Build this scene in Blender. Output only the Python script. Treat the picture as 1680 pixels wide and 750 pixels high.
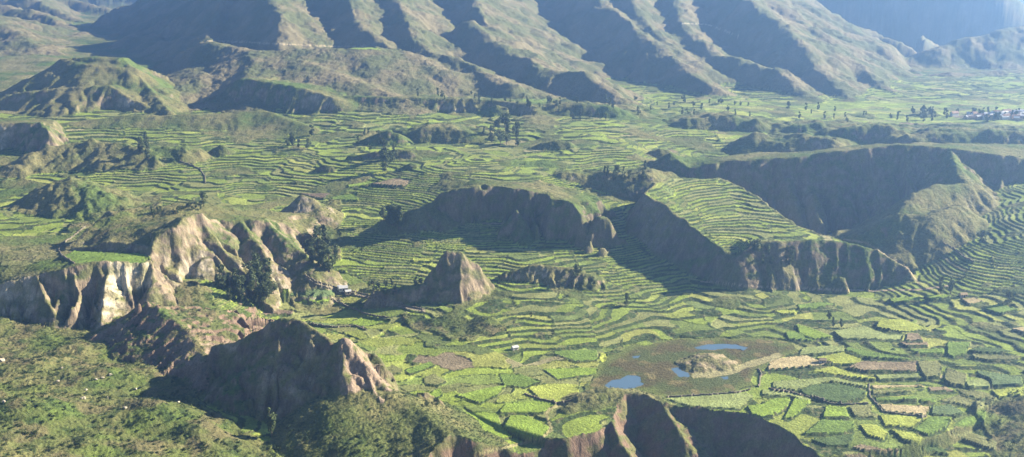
import bpy, math, random
import numpy as np

# ------------------------------------------------------------------ camera, sky, sun, exposure
for o in list(bpy.data.objects):
    bpy.data.objects.remove(o)
SC = bpy.context.scene
COL = SC.collection
H = 320.0                                   # viewpoint above the lake, metres
F = 1800.0                                  # focal length in photo pixels (1680 wide)
TH = math.radians(14.78)                    # camera looks down by this much
cam_d = bpy.data.cameras.new("camera")
cam = bpy.data.objects.new("camera", cam_d)
COL.objects.link(cam)
cam.location = (0, 0, H)
cam.rotation_euler = (math.pi / 2 - TH, 0, 0)
cam_d.sensor_width = 36.0
cam_d.lens = 36.0 * F / 1680.0
cam_d.clip_start = 1.0
cam_d.clip_end = 30000.0
SC.camera = cam

SUN_EL, SUN_AZ = 24.0, 71.0                 # azimuth measured from +Y towards +X
world = bpy.data.worlds.new("World")
SC.world = world
world.use_nodes = True
wn = world.node_tree.nodes
sky = wn.new("ShaderNodeTexSky")
sky.sky_type = 'NISHITA'
sky.sun_disc = False
sky.sun_elevation = math.radians(SUN_EL)
sky.sun_rotation = math.radians(SUN_AZ)
sky.altitude = 3300
world.node_tree.links.new(sky.outputs[0], wn["Background"].inputs[0])
wn["Background"].inputs[1].default_value = 0.05
sun_d = bpy.data.lights.new("sun", 'SUN')
sun_d.energy = 5.0
sun_d.angle = math.radians(0.53)
sun_d.color = (1.0, 0.89, 0.66)
sun = bpy.data.objects.new("sun", sun_d)
COL.objects.link(sun)
sun.rotation_euler = (math.radians(90 - SUN_EL), 0, math.radians(180 - SUN_AZ))
SC.view_settings.view_transform = 'Standard'
SC.view_settings.look = 'None'
SC.view_settings.gamma = 1.0
SC.view_settings.exposure = 2.15
HAZE_DENSITY = 0.000165

random.seed(7)
RNG = np.random.default_rng(11)

# ------------------------------------------------------------------ photo geometry helpers
def TT(py):
    v = (375.0 - py) / F
    return (math.sin(TH) - v * math.cos(TH)) / (math.cos(TH) + v * math.sin(TH))
def UU(px, py):
    v = (375.0 - py) / F
    return (px - 840.0) / F / (math.cos(TH) + v * math.sin(TH))
def atz(px, py, z):
    y = (H - z) / TT(py)
    return (UU(px, py) * y, y, z)
def aty(px, py, y):
    return (UU(px, py) * y, y, H - y * TT(py))
def project(x, y, z):
    c, s = math.cos(TH), math.sin(TH)
    dz = z - H
    fwd = y * c - dz * s
    up = y * s + dz * c
    return 840.0 + F * x / fwd, 375.0 - F * up / fwd

# ------------------------------------------------------------------ noise
def _hash(ix, iy, seed):
    h = ix.astype(np.uint32) * np.uint32(374761393) + iy.astype(np.uint32) * np.uint32(668265263) + np.uint32((seed * 362437 + 12345) & 0xffffffff)
    h = (h ^ (h >> np.uint32(13))) * np.uint32(1274126177)
    h = h ^ (h >> np.uint32(16))
    return h
def hash01(ix, iy, seed):
    return (_hash(np.asarray(ix).astype(np.int64), np.asarray(iy).astype(np.int64), seed) & np.uint32(0xffff)).astype(np.float32) / 65535.0
def noise(x, y, seed=0):
    x = np.asarray(x, np.float32); y = np.asarray(y, np.float32)
    fx = np.floor(x); fy = np.floor(y)
    ix = fx.astype(np.int32); iy = fy.astype(np.int32)
    dx = x - fx; dy = y - fy
    wx = dx * dx * (3 - 2 * dx); wy = dy * dy * (3 - 2 * dy)
    def corner(a, b):
        ang = (_hash(ix + a, iy + b, seed) & np.uint32(1023)).astype(np.float32) * np.float32(2 * math.pi / 1024)
        return np.cos(ang) * (dx - a) + np.sin(ang) * (dy - b)
    n0 = corner(0, 0); n1 = corner(1, 0)
    a = n0 + wx * (n1 - n0)
    n0 = corner(0, 1); n1 = corner(1, 1)
    b = n0 + wx * (n1 - n0)
    return (a + wy * (b - a)) * 1.5
def fbm(x, y, oct=3, seed=0):
    r = 0; a = 1.0; f = 1.0
    for i in range(oct):
        r = r + a * noise(x * f, y * f, seed + i * 17)
        a *= 0.5; f *= 2.03
    return r
def ridged(x, y, oct=3, seed=0):
    r = 0; a = 1.0; f = 1.0
    for i in range(oct):
        r = r + a * (1 - np.abs(noise(x * f, y * f, seed + i * 31)) * 2)
        a *= 0.5; f *= 2.1
    return r / 1.75
def sstep(a, b, x):
    t = np.clip((x - a) / (b - a), 0, 1)
    return t * t * (3 - 2 * t)
def smax(a, b, k):
    h = np.clip(0.5 + 0.5 * (a - b) / k, 0, 1)
    return b + (a - b) * h + k * h * (1 - h)

# ------------------------------------------------------------------ terrain grid: columns fan out from the viewpoint, rows by distance
NC = 1010
ug = np.linspace(-0.56, 0.56, NC)
rows = list(np.linspace(-60, 470, 14)) + list(np.linspace(478, 556, 30))
y = 557.0
while y < 6200:
    rows.append(y)
    if y < 1300: dy = 1.15
    elif y < 2600: dy = 1.15 + (y - 1300) / 1300 * 4.5
    else: dy = 5.65 + (y - 2600) * 0.03
    y += dy
yg = np.array(rows)
NR = len(yg)
Y = np.repeat(yg, NC).astype(np.float32)
U = np.tile(ug, NR)
# very near rows keep a useful width
X = (U * np.where(Y < 450, 450 * 0.9 + Y * 0.1, Y)).astype(np.float32)
N = X.size

# base valley surface by thin-plate spline through control points
CP = [(0,750,35),(200,750,22),(400,740,10),(600,740,0),(0,620,30),(150,620,20),(300,640,10),(0,520,26),(150,530,20),(250,500,20),
 (430,505,9),(500,480,9),(340,470,33),(300,482,31),(400,464,25),(470,450,23),(262,474,33),(560,560,6),(700,600,2),(760,720,-4),(860,650,-1),(900,600,1),
 (1000,620,0),(1100,600,0),(1200,575,0),(1290,570,.5),(1050,575,.5),(1200,640,0),
 (1350,600,2),(1500,600,4),(1650,600,6),(1400,680,-5),(1550,680,-6),(1680,680,-4),(1400,750,-10),(1550,750,-11),(1680,750,-10),
 (1350,530,5),(1500,530,8),(1650,540,12),(1600,520,12),(1650,450,25),(1650,350,47),(1600,400,33),(1300,500,6),(1200,480,8),(1100,460,12),(1000,460,14),
 (1450,430,-3),(1400,400,-6),(800,480,13),(900,500,11),(750,520,9),(900,440,20),(800,440,20),(700,440,20),(600,440,18),(550,420,21),(650,389,32),(800,388,34),(900,393,32),(960,400,29),(560,380,33),
 (560,330,48),(700,268,67),(850,268,68),(800,296,69),(900,300,66),(1000,280,62),(1050,268,64),(400,300,53),(250,300,52),(100,300,50),(0,300,48),(50,400,47),(20,440,44),
 (300,260,62),(500,250,67),(700,220,76),(900,220,76),(1050,230,72),(1200,200,64),(1400,200,60),(1600,200,58),(1680,212,57),(1300,230,64),
 (600,180,82),(800,180,80),(1000,180,72),(1200,180,66),(1400,180,60),(1600,180,58),(800,160,80),(1100,165,69),(1400,170,60),(1600,165,57),(1600,130,56),
 (100,230,71),(200,190,84),(0,190,84),(0,110,108),(170,55,118),(100,80,113),(420,180,82),(300,165,78),(250,140,92),(1700,130,56)]
cw = [atz(*c) for c in CP]
cw += [(-1500,3600,90),(0,3600,60),(700,3300,-60),(1000,3600,-120),(1700,3600,-100),(-2500,6200,60),(0,6200,0),(2600,6200,-150),(1100,2700,10),(-700,500,45),(700,520,-14),(0,480,-10),(900,1000,60),(-900,1200,70)]
cw = np.array(cw)
S = 700.0
def _k(r2): return 0.5 * r2 * np.log(r2 + 1e-9)
P = cw[:, :2] / S
n = len(P)
D2 = ((P[:, None] - P[None]) ** 2).sum(-1)
A = np.zeros((n + 3, n + 3))
A[:n, :n] = _k(D2) + np.eye(n) * 2e-4
A[:n, n] = 1; A[:n, n+1:] = P; A[n, :n] = 1; A[n+1:, :n] = P.T
WT = np.linalg.solve(A, np.concatenate([cw[:, 2], np.zeros(3)])).astype(np.float32)
def tps(x, y):
    x = x / S; y = y / S
    r = WT[n] + WT[n+1] * x + WT[n+2] * y
    for i in range(n):
        d2 = (x - np.float32(P[i, 0])) ** 2 + (y - np.float32(P[i, 1])) ** 2
        r = r + WT[i] * _k(d2)
    return r
# evaluate the smooth spline on a coarse grid and interpolate
def lerp_grid(fn, step=6):
    ci = np.unique(np.append(np.arange(0, NC, step), NC - 1)); ri = np.unique(np.append(np.arange(0, NR, step), NR - 1))
    xx = X.reshape(NR, NC)[np.ix_(ri, ci)]; yy = Y.reshape(NR, NC)[np.ix_(ri, ci)]
    g = fn(xx.ravel(), yy.ravel()).reshape(len(ri), len(ci))
    t = np.empty((len(ri), NC), np.float32)
    for a in range(len(ri)): t[a] = np.interp(np.arange(NC), ci, g[a])
    pos = np.interp(np.arange(NR), ri, np.arange(len(ri)))
    i0 = np.minimum(pos.astype(int), len(ri) - 2); f = (pos - i0)[:, None].astype(np.float32)
    return (t[i0] * (1 - f) + t[i0 + 1] * f).ravel()
base = lerp_grid(tps)
flatten = np.exp(-(((X - 150) / 170) ** 2 + ((Y - 780) / 120) ** 2))          # lake basin stays level
base = base + (fbm(X / 170, Y / 120, 2, 3) * 5.0 + fbm(X / 45, Y / 30, 2, 5) * 1.3) * (1 - flatten) * sstep(560, 640, Y)
base = np.maximum(base, -0.15 - 400 * (1 - sstep(0.02, 0.25, flatten)))
base = np.where(Y < 560, np.maximum(base * sstep(470, 560, Y) + (1 - sstep(470, 560, Y)) * (-60), 317.5 - 0.62 * np.maximum(Y, 0)), base)
hs = base.copy()
owner = np.zeros(N, np.int16)
flute_w = np.zeros(N, np.float32)      # 1 where a feature's steep side was written
OWN = {0: 'valley'}

def _segs(pts, qx, qy, closed):
    """nearest point on a polyline: distance, signed side, z there, arc length"""
    best = np.full(qx.shape, 1e9, np.float32); bz = np.zeros_like(best); bs = np.zeros_like(best); side = np.zeros_like(best)
    L = 0.0
    m = len(pts)
    for i in range(m if closed else m - 1):
        a = pts[i]; b = pts[(i + 1) % m]
        ex, ey = b[0] - a[0], b[1] - a[1]
        l2 = ex * ex + ey * ey + 1e-6
        wx = qx - a[0]; wy = qy - a[1]
        t = np.clip((wx * ex + wy * ey) / l2, 0, 1)
        d = np.hypot(wx - t * ex, wy - t * ey)
        up = d < best
        best = np.where(up, d, best)
        bz = np.where(up, a[2] + t * (b[2] - a[2]), bz)
        bs = np.where(up, L + t * math.sqrt(l2), bs)
        side = np.where(up, np.sign(ex * wy - ey * wx), side)
        L += math.sqrt(l2)
    return best, side, bz, bs
def _inside(pts, qx, qy):
    c = np.zeros(qx.shape, bool)
    m = len(pts)
    for i in range(m):
        x1, y1 = pts[i][0], pts[i][1]; x2, y2 = pts[(i + 1) % m][0], pts[(i + 1) % m][1]
        if y1 == y2: continue
        c ^= ((y1 > qy) != (y2 > qy)) & (qx < (x2 - x1) * (qy - y1) / (y2 - y1) + x1)
    return c
def _near(pts, reach):
    p = np.array(pts)
    return np.nonzero((X > p[:, 0].min() - reach) & (X < p[:, 0].max() + reach) & (Y > p[:, 1].min() - reach) & (Y < p[:, 1].max() + reach))[0]
_fid = [0]
def _own(name):
    for k, v in OWN.items():
        if v == name: return k
    _fid[0] += 1
    OWN[_fid[0]] = name
    return _fid[0]
def _apply(idx, h, name, k):
    oid = _own(name)
    old = hs[idx]
    nw = smax(h, old, k)
    win = h > old + 0.4
    owner[idx[win]] = oid
    hs[idx] = nw
def ridge(name, pts, sl, sr, flute=0.25, lam=18, rnd=2.0, crest=1.5, k=2.0, reach=None, world=False):
    """a crest line; sl / sr = fall on the left / right of its direction"""
    pts = pts if world else [aty(*p) for p in pts]
    zmax = max(p[2] for p in pts)
    reach = reach or min(700, (zmax + 30) / min(sl, sr) + 30)
    idx = _near(pts, reach)
    qx, qy = X[idx], Y[idx]
    h = np.full(qx.shape, -1e6, np.float32)
    L = 0.0
    wob = fbm(qx / (lam * 1.6), qy / (lam * 1.6), 2, 41)
    for a, b in zip(pts[:-1], pts[1:]):
        ex, ey = b[0] - a[0], b[1] - a[1]
        l2 = ex * ex + ey * ey + 1e-6
        wx = qx - a[0]; wy = qy - a[1]
        t = np.clip((wx * ex + wy * ey) / l2, 0, 1)
        d = np.hypot(wx - t * ex, wy - t * ey)
        cr = (ex * wy - ey * wx) / math.sqrt(l2)
        w = np.clip(0.5 + 0.5 * cr / (np.abs(d) + 1e-3), 0, 1)
        s = L + t * math.sqrt(l2)
        fl = np.clip(1 + flute * (ridged(s / lam + wob * 0.35, d / (lam * 5) + wob * .2, 2, 77) - 0.45) * 1.7, .62, 1.6)
        dd = np.sqrt((d * fl) ** 2 + rnd * rnd) - rnd
        hz = a[2] + t * (b[2] - a[2]) - dd * (sl * w + sr * (1 - w))
        h = np.maximum(h, hz)
        L += math.sqrt(l2)
    cw_ = max(14, lam * .7)
    h = h + crest * fbm(qx / cw_, qy / cw_, 3, 9)
    _apply(idx, h, name, k)
TERR = np.zeros(N, np.float32)
def mesa(name, pts, slope, flute=0.3, lam=16, k=1.5, terr=False, conv=aty, edge_n=5.0):
    pts = [conv(*p) for p in pts]
    zmax = max(p[2] for p in pts)
    reach = (zmax + 40) / slope + 30
    idx = _near(pts, reach)
    qx, qy = X[idx], Y[idx]
    jx = qx + fbm(qx / 22, qy / 22, 2, 51) * edge_n; jy = qy + fbm(qx / 22, qy / 22, 2, 61) * edge_n
    d, _, ze, s = _segs(pts, jx, jy, True)
    ins = _inside(pts, jx, jy)
    wz = 0; ww = 0
    for p in pts:
        w = 1 / ((qx - p[0]) ** 2 + (qy - p[1]) ** 2 + 60)
        wz = wz + w * p[2]; ww = ww + w
    top = wz / ww
    b = sstep(0, 25, d)
    zin = ze * (1 - b) + top * b + 0.6 * fbm(qx / 25, qy / 25, 2, 8)
    wob = fbm(qx / (lam * 1.6), qy / (lam * 1.6), 2, 43)
    fl = np.clip(1 + flute * (ridged(s / lam + wob * 0.4, d / (lam * 5), 2, 78) - 0.45) * 1.7, .6, 1.6)
    h = np.where(ins, zin, ze - d * slope * fl)
    _apply(idx, h, name, k)
    if terr:
        t = np.where(ins, sstep(1, 4, d), 0)
        TERR[idx] = np.maximum(TERR[idx], t)
    return pts
def gorge(name, pts, slope, floor, flute=0.2, lam=24, conv=atz):
    pts = [conv(*p) for p in pts]
    idx = _near(pts, 5)
    qx, qy = X[idx], Y[idx]
    jx = qx + fbm(qx / 20, qy / 20, 2, 53) * 3.0; jy = qy + fbm(qx / 20, qy / 20, 2, 63) * 3.0
    d, _, ze, s = _segs(pts, jx, jy, True)
    ins = _inside(pts, jx, jy)
    fl = np.clip(1 + flute * (ridged(s / lam, d / (lam * 5), 2, 79) - 0.45) * 1.7, .6, 1.6)
    h = np.maximum(hs[idx] - d * slope * fl, floor + 4 * fbm(qx / 30, qy / 30, 2, 3))
    m = ins & (h < hs[idx])
    owner[idx[m]] = _own(name)
    hs[idx] = np.where(m, h, hs[idx])
def bump(name, x0, x1, ytop, ybase, slope=1.2, skew=0.5, back=0.6):
    """small knoll whose foot is at ybase and whose top shows at ytop"""
    xm = x0 + (x1 - x0) * skew
    zb = zat(xm, ybase)
    yd = (H - zb) / TT(ybase) + 6
    ridge(name, [(x0 + 2, ytop * .35 + ybase * .65, yd + 4), (x0 + (xm - x0) * .6, ytop * .75 + ybase * .25, yd + 4), (xm, ytop, yd + 5), (xm + (x1 - xm) * .5, ytop * .85 + ybase * .15, yd + 4), (x1 - 2, ytop * .3 + ybase * .7, yd + 3)],
          back, slope, flute=0.2, lam=14, rnd=1.5, crest=1.0, k=1.5)
def column(px, py):
    u = UU(px, py)
    return int(np.clip(np.searchsorted(ug, u), 1, NC - 1))
def hit(px, py, z):
    """first terrain row met by the sight line through a photo pixel"""
    c = column(px, py)
    zc = z.reshape(NR, NC)[:, c]
    f = np.nonzero((zc >= H - yg * TT(py)) & (yg > 500))[0]
    r = f[0] if len(f) else NR - 2
    return r, c
def zat(px, py):
    r, c = hit(px, py, base)
    return float(base.reshape(NR, NC)[r, c])

# ------------------------------------------------------------------ the big landforms
# mountain spurs across the valley
MT = dict(flute=0.20, lam=75, rnd=8, crest=5.0, k=13)
ridge('mountain_spur_west', [(400,-60,2300),(448,0,2050),(460,30,1960),(462,62,1880)], .48, .9, **MT)
ridge('mountain_spur_west', [(330,-60,2700),(372,0,2300),(345,45,2060),(338,68,1930)], .8, .6, **MT)
ridge('mountain_spur_west', [(338,68,1900),(418,86,1785),(412,108,1715),(402,136,1620)], .30, .7, **dict(MT, rnd=8, crest=2.5))
ridge('mountain_spur_west', [(418,86,1790),(520,80,1800),(610,78,1810)], .25, .30, **dict(MT, rnd=8, crest=2.5))
ridge('mountain_spur_west', [(470,95,1760),(560,125,1660),(660,160,1570)], .40, .30, **dict(MT, rnd=8, crest=2.5))
ridge('mountain_spur_gully', [(550,-60,2300),(580,0,2090),(590,42,1970),(640,78,1870),(720,112,1740)], .50, .88, **MT)
ridge('mountain_spur_broad', [(610,-60,2300),(655,0,2120),(668,40,1985),(692,78,1880),(760,102,1795),(840,135,1690)], .50, .88, **MT)
ridge('mountain_spur_narrow', [(740,-60,2450),(778,0,2210),(795,35,2080),(840,77,1940),(900,106,1840),(950,132,1760),(1010,158,1680)], .50, .88, **MT)
ridge('mountain_spur_narrow', [(770,35,2040),(845,90,1860),(890,111,1785),(955,119,1745),(1015,160,1665)], .50, .88, **MT)
ridge('mountain_spur_long', [(950,-60,2650),(985,0,2370),(1035,42,2200),(1100,92,2010),(1165,142,1830)], .50, .88, **MT)
ridge('mountain_spur_long', [(1010,-50,2550),(1040,5,2350),(1062,40,2220),(1112,82,2080),(1145,108,1970)], .50, .88, **MT)
ridge('mountain_spur_banded', [(1075,-60,2700),(1108,0,2400),(1120,45,2230),(1180,90,2060),(1265,108,1950),(1300,135,1870),(1345,166,1800)], .50, .88, **MT)
ridge('mountain_spur_east', [(1195,-50,2600),(1225,0,2330),(1290,45,2160),(1340,105,1990),(1400,168,1820)], .50, .88, **MT)
ridge('mountain_spur_east', [(1170,-80,2900),(1262,0,2440),(1330,45,2310),(1400,100,2120),(1475,162,1890)], .50, .88, **MT)
ridge('mountain_far_east', [(1465,106,2420),(1540,76,2470),(1640,50,2520),(1780,20,2620)], .6, .55, **MT)
ridge('mountain_far_east', [(1560,120,2200),(1640,118,2240),(1780,112,2300)], .3, .35, **MT)
ridge('mountain_far_range', [(1000,-60,3700),(1250,-80,3400),(1480,-80,3250),(1620,-35,3150),(1662,2,3120),(1730,35,3120),(1850,60,3200)], .5, 1.3, **dict(MT, flute=0, lam=200, crest=12))
ridge('mountain_far_range', [(1300,-40,6000),(1640,-30,5900),(1900,-30,6000)], .5, .5, **dict(MT, flute=0, lam=200, crest=12))
ridge('mountain_far_west', [(-200,-30,3000),(0,8,2750),(60,20,2640),(110,45,2540),(140,58,2460)], .45, .55, **MT)
ridge('mountain_far_west', [(-100,-60,3800),(60,-20,3500),(130,2,3380),(200,22,3230),(232,48,3020)], .5, .55, **MT)
ridge('mountain_far_west', [(-150,-60,5000),(100,-50,4600),(260,-40,4300),(420,-80,4300)], .5, .5, **MT)
ridge('mountain_far_west', [(20,-30,3300),(75,10,2950),(120,30,2800),(165,50,2600)], .55, .5, **MT)
ridge('mountain_far_west', [(-250,-40,2500),(-60,15,2380),(20,50,2240),(70,85,2050)], .3, .3, **MT)
ridge('mountain_far_west', [(345,-40,2850),(290,0,2640),(255,25,2480),(222,56,2320)], .7, .7, **MT)
ridge('mountain_far_west', [(205,64,2200),(250,57,2180),(272,72,2080)], .6, .6, **MT)
_rs = random.Random(21)
def side_spurs(name, crest, n):
    P3 = [np.array(aty(*p)) for p in crest]
    for q in range(n):
        t = (q + _rs.uniform(.2, .8)) / n * (len(P3) - 1)
        i = int(t); f = t - i
        p = P3[i] * (1 - f) + P3[i + 1] * f
        d = P3[i + 1] - P3[i]; l = math.hypot(d[0], d[1]); d = d / l
        side = 1 if _rs.random() < .62 else -1
        a = _rs.uniform(.5, .95) * side
        dx = d[0] * math.cos(a) - d[1] * math.sin(a); dy = d[0] * math.sin(a) + d[1] * math.cos(a)
        L = _rs.uniform(90, 240); drop = _rs.uniform(.42, .56)
        b = a - side * _rs.uniform(.1, .5)
        ex = d[0] * math.cos(b) - d[1] * math.sin(b); ey = d[0] * math.sin(b) + d[1] * math.cos(b)
        p1 = p + np.array([dx * L * .5, dy * L * .5, -drop * L * .5]); p2 = p1 + np.array([ex * L * .5, ey * L * .5, -drop * L * .55])
        ridge(name, [tuple(v) for v in (p - np.array([0, 0, 4]), p1, p2)], _rs.uniform(.75, 1.0), _rs.uniform(.75, 1.0), flute=.2, lam=40, rnd=4, crest=2.5, k=5, reach=190, world=True)
for nm_, cr_, n_ in (('mountain_spur_west', [(400,-60,2300),(448,0,2050),(460,30,1960),(462,62,1880)], 4), ('mountain_spur_broad', [(655,0,2120),(668,40,1985),(692,78,1880),(760,102,1795),(840,135,1690)], 6),
                     ('mountain_spur_gully', [(550,-60,2300),(580,0,2090),(590,42,1970),(640,78,1870)], 3), ('mountain_spur_narrow', [(778,0,2210),(795,35,2080),(840,77,1940),(900,106,1840),(950,132,1760)], 6),
                     ('mountain_spur_long', [(950,-60,2650),(985,0,2370),(1035,42,2200),(1100,92,2010),(1165,142,1830)], 9), ('mountain_spur_banded', [(1075,-60,2700),(1108,0,2400),(1120,45,2230),(1180,90,2060),(1265,108,1950)], 8),
                     ('mountain_spur_east', [(1195,-50,2600),(1225,0,2330),(1290,45,2160),(1340,105,1990)], 7), ('mountain_spur_east', [(1262,0,2440),(1330,45,2310),(1400,100,2120),(1475,162,1890)], 6), ('mountain_far_east', [(1465,106,2420),(1540,76,2470),(1640,50,2520),(1780,20,2620)], 6),
                     ('mountain_far_west', [(0,8,2750),(60,20,2640),(110,45,2540),(140,58,2460)], 5), ('mountain_far_west', [(60,-20,3500),(130,2,3380),(200,22,3230)], 4), ('mountain_far_west', [(345,-40,2850),(290,0,2640),(255,25,2480)], 4)):
    side_spurs(nm_, cr_, n_)
# hills on the far left
mesa('conical_hill', [(100,97,1650),(158,92,1650),(206,95,1650),(218,112,1615),(150,108,1610)], .62, flute=.15, lam=30)
ridge('conical_hill', [(205,96,1650),(228,125,1610),(250,150,1570),(278,182,1510)], .8, .75, flute=.5, lam=16, crest=1.5)
ridge('conical_hill', [(-60,172,1560),(50,150,1560),(180,141,1560),(240,175,1530)], .12, 1.5, flute=.4, lam=22)
ridge('low_cliff_range', [(398,128,1600),(480,141,1570),(548,160,1540)], .12, 1.3, flute=.45, lam=22, crest=1)
ridge('low_cliff_range', [(550,158,1560),(680,160,1560),(800,163,1560),(870,172,1530)], .12, 1.3, flute=.35, lam=22, crest=1)
mesa('dark_front_mesa', [(-80,206,1365),(62,201,1365),(78,214,1345),(90,196,1420),(-80,192,1430)], 1.5)
ridge('grassy_mesa', [(75,206,1440),(200,190,1472),(330,189,1472),(430,181,1490),(505,207,1430)], .5, .38, flute=.12, lam=40, rnd=6, crest=1.0, k=3)
ridge('grassy_ridge_hill', [(30,267,1270),(60,249,1296),(90,239,1315),(150,232,1326),(230,242,1300),(300,240,1310)], .55, .55, flute=.2, lam=30, rnd=8, crest=3.0, k=4)
ridge('grassy_ridge_hill', [(132,240,1312),(150,228,1320),(168,239,1312)], .6, .6, flute=.2, lam=14)
ridge('grassy_knoll', [(45,328,1126),(88,302,1142),(115,292,1148),(135,301,1138),(165,318,1120)], .5, .55, flute=.25, lam=22, rnd=7, crest=3.0, k=4)
# eroded hill with pale bluffs
mesa('eroded_hill', [(108,412,930),(180,396,925),(252,405,905),(270,385,915),(302,358,935),(332,350,955),(360,363,985),(430,360,1000),(470,366,1025),(505,385,1035),(515,352,1090),(300,332,1015),(180,346,990)], 1.5, flute=.45, lam=22, edge_n=6)
ridge('eroded_hill', [(306,350,948),(325,395,935),(345,440,925)], 1.1, 1.2, flute=.35, lam=12)
ridge('eroded_hill', [(436,361,1003),(470,392,985),(508,425,970)], 1.1, 1.1, flute=.35, lam=12)
ridge('eroded_hill', [(395,364,992),(420,395,972),(440,425,955)], 1.1, 1.2, flute=.35, lam=12)
bump('eroded_hill', 475, 530, 320, 362, 1.1, .35)
# pale front cliff on the left
mesa('pale_cliff', [(-120,500,850),(0,467,850),(60,450,850),(120,436,855),(176,428,864),(240,430,874),(248,444,868),(265,405,940),(100,398,965),(-120,420,965)], 1.6, flute=.38, lam=12, edge_n=5)
ridge('pale_cliff', [(180,430,868),(172,468,846),(165,524,821)], 1.05, 1.9, flute=.2, lam=12, rnd=.6, crest=.8)
ridge('pale_cliff', [(60,452,850),(75,490,832),(90,515,822)], 1.6, 1.6, flute=.4, lam=8, rnd=.8)
ridge('brown_rocky_hill', [(208,520,812),(240,500,815),(268,510,802),(310,545,772),(338,582,742)], .45, .8, flute=.55, lam=11, crest=1.6)
for a in ((228,505,497,812),(243,520,494,814),(258,516,500,806)):
    ridge('brown_rocky_hill', [(a[0]-3,a[1],a[3]),(a[0],a[2],a[3]),(a[0]+4,a[1],a[3])], 2.2, 2.2, flute=.3, lam=5, rnd=.4, crest=.5, k=.6)
# dark rock peak
ridge('rock_peak', [(350,568,737),(400,556,731),(440,531,726),(462,521,723),(482,521,722),(512,537,715),(548,562,706),(566,554,702),(580,575,697),(604,602,690),(648,648,680)], 1.5, 1.75, flute=.45, lam=13, rnd=1.5, crest=1.5)
ridge('rock_peak', [(564,556,703),(562,610,683),(578,668,668)], 1.05, 2.0, flute=.5, lam=8, rnd=.8)
ridge('rock_peak', [(600,600,690),(612,640,678),(625,655,672)], 1.4, 1.4, flute=.5, lam=7, rnd=.8)
ridge('brushy_spur', [(560,640,676),(640,642,682),(700,678,667),(742,702,656),(770,735,645)], .55, .48, flute=.1, lam=30, rnd=4, k=3)
ridge('brushy_spur', [(690,678,668),(735,712,648),(760,742,640)], .7, .9, flute=.15, lam=20, rnd=2)
# pointed knoll in the terraces
ridge('pointed_knoll', [(612,478,926),(655,471,926),(698,463,930),(714,438,935),(733,412,940),(757,411,942),(782,434,945),(800,456,950)], 2.0, 1.9, flute=.22, lam=12, rnd=2.2, crest=1.8)
ridge('low_rocky_ridge', [(832,446,968),(870,436,970),(930,438,968),(962,448,960)], .7, 1.2, flute=.4, lam=9)
# central dark cliff
mesa('central_cliff', [(716,332,1092),(742,310,1090),(790,305,1090),(850,310,1082),(900,320,1070),(950,345,1050),(978,358,1045),(990,325,1105),(900,300,1140),(780,296,1140)], 2.2, flute=.5, lam=17, edge_n=12)
ridge('central_cliff', [(652,352,1085),(690,340,1088),(722,328,1092)], .5, 1.0, flute=.35, lam=14)
ridge('central_cliff', [(848,345,1062),(856,360,1055),(862,382,1045)], 1.3, 1.3, flute=.4, lam=8)
# terraced mesa and its lower cliff
mesa('terraced_mesa', [(1062,318,1085),(1100,346,1055),(1150,381,1015),(1190,412,985),(1212,420,972),(1238,398,985),(1330,393,995),(1395,397,1000),(1330,378,1030),(1300,366,1040),(1262,338,1085),(1215,304,1150),(1180,293,1170),(1100,291,1165),(1072,300,1130)], 1.5, flute=.18, lam=24, terr=True)
ridge('terraced_mesa', [(1385,396,1000),(1440,410,994),(1485,438,982),(1512,472,966)], 1.2, 1.4, flute=.4, lam=14, rnd=1.5)
# big dark cliff and the hill in front of it
mesa('great_cliff', [(1060,268,1272),(1098,254,1262),(1132,276,1240),(1200,263,1240),(1300,258,1240),(1400,246,1240),(1480,237,1240),(1560,243,1232),(1610,250,1230),(1690,262,1222),(1850,280,1210),(1850,240,1340),(1500,234,1300),(1300,250,1325),(1150,262,1330)], 1.75, flute=.35, lam=30)
ridge('great_cliff', [(1085,258,1262),(1100,250,1262),(1115,258,1262)], .9, 1.2, flute=.3, lam=10)
ridge('spur_hill', [(1553,243,1238),(1568,272,1198),(1588,300,1155)], .8, 1.0, flute=.25, lam=16, rnd=5, crest=2.5)
ridge('spur_hill', [(1600,302,1150),(1535,303,1135),(1500,318,1112),(1472,350,1082),(1452,388,1055)], .9, .9, flute=.15, lam=24, rnd=5)
ridge('spur_hill', [(1478,352,1066),(1530,352,1062),(1575,335,1085),(1605,360,1075),(1625,385,1055)], .5, .8, flute=.18, lam=24, rnd=4)
# small knolls and low cliffs among the terraces
for b in ((590,668,214,238,1.3,.6),(570,690,245,262,1.6,.7),(655,690,268,280,1.2,.5),(868,945,229,246,1.0,.65),(1050,1106,243,260,1.0,.6),
          (1208,1272,216,246,.7,.5),(508,560,271,286,1.3,.4),(340,376,238,256,1.2,.6),(780,838,172,190,.8,.6),(455,515,296,306,1.3,.5)):
    bump('small_knoll', *b)
for pts in ([(1485,224,1372),(1540,216,1375),(1640,215,1375),(1740,219,1370)], [(1118,197,1500),(1180,189,1505),(1240,197,1495)], [(735,268,1240),(780,263,1240),(835,266,1235)],
            [(878,288,1185),(950,284,1190),(1062,285,1185)], [(1392,212,1410),(1440,207,1412),(1482,213,1405)], [(690,212,1390),(730,205,1395),(765,214,1385)], [(870,176,1540),(940,170,1550),(1005,176,1540)], [(1285,232,1360),(1320,224,1365),(1365,230,1355)], [(1300,206,1470),(1370,203,1475)]):
    ridge('low_bluff', pts, .13, 1.1, flute=.12, lam=34, rnd=4, crest=3.5, k=2.5)
ridge('islet', [(1130,607,785),(1148,590,796),(1165,584,800),(1185,591,796),(1195,605,787)], .32, .36, flute=.3, lam=9, rnd=2, crest=.7, k=1.5)
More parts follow.
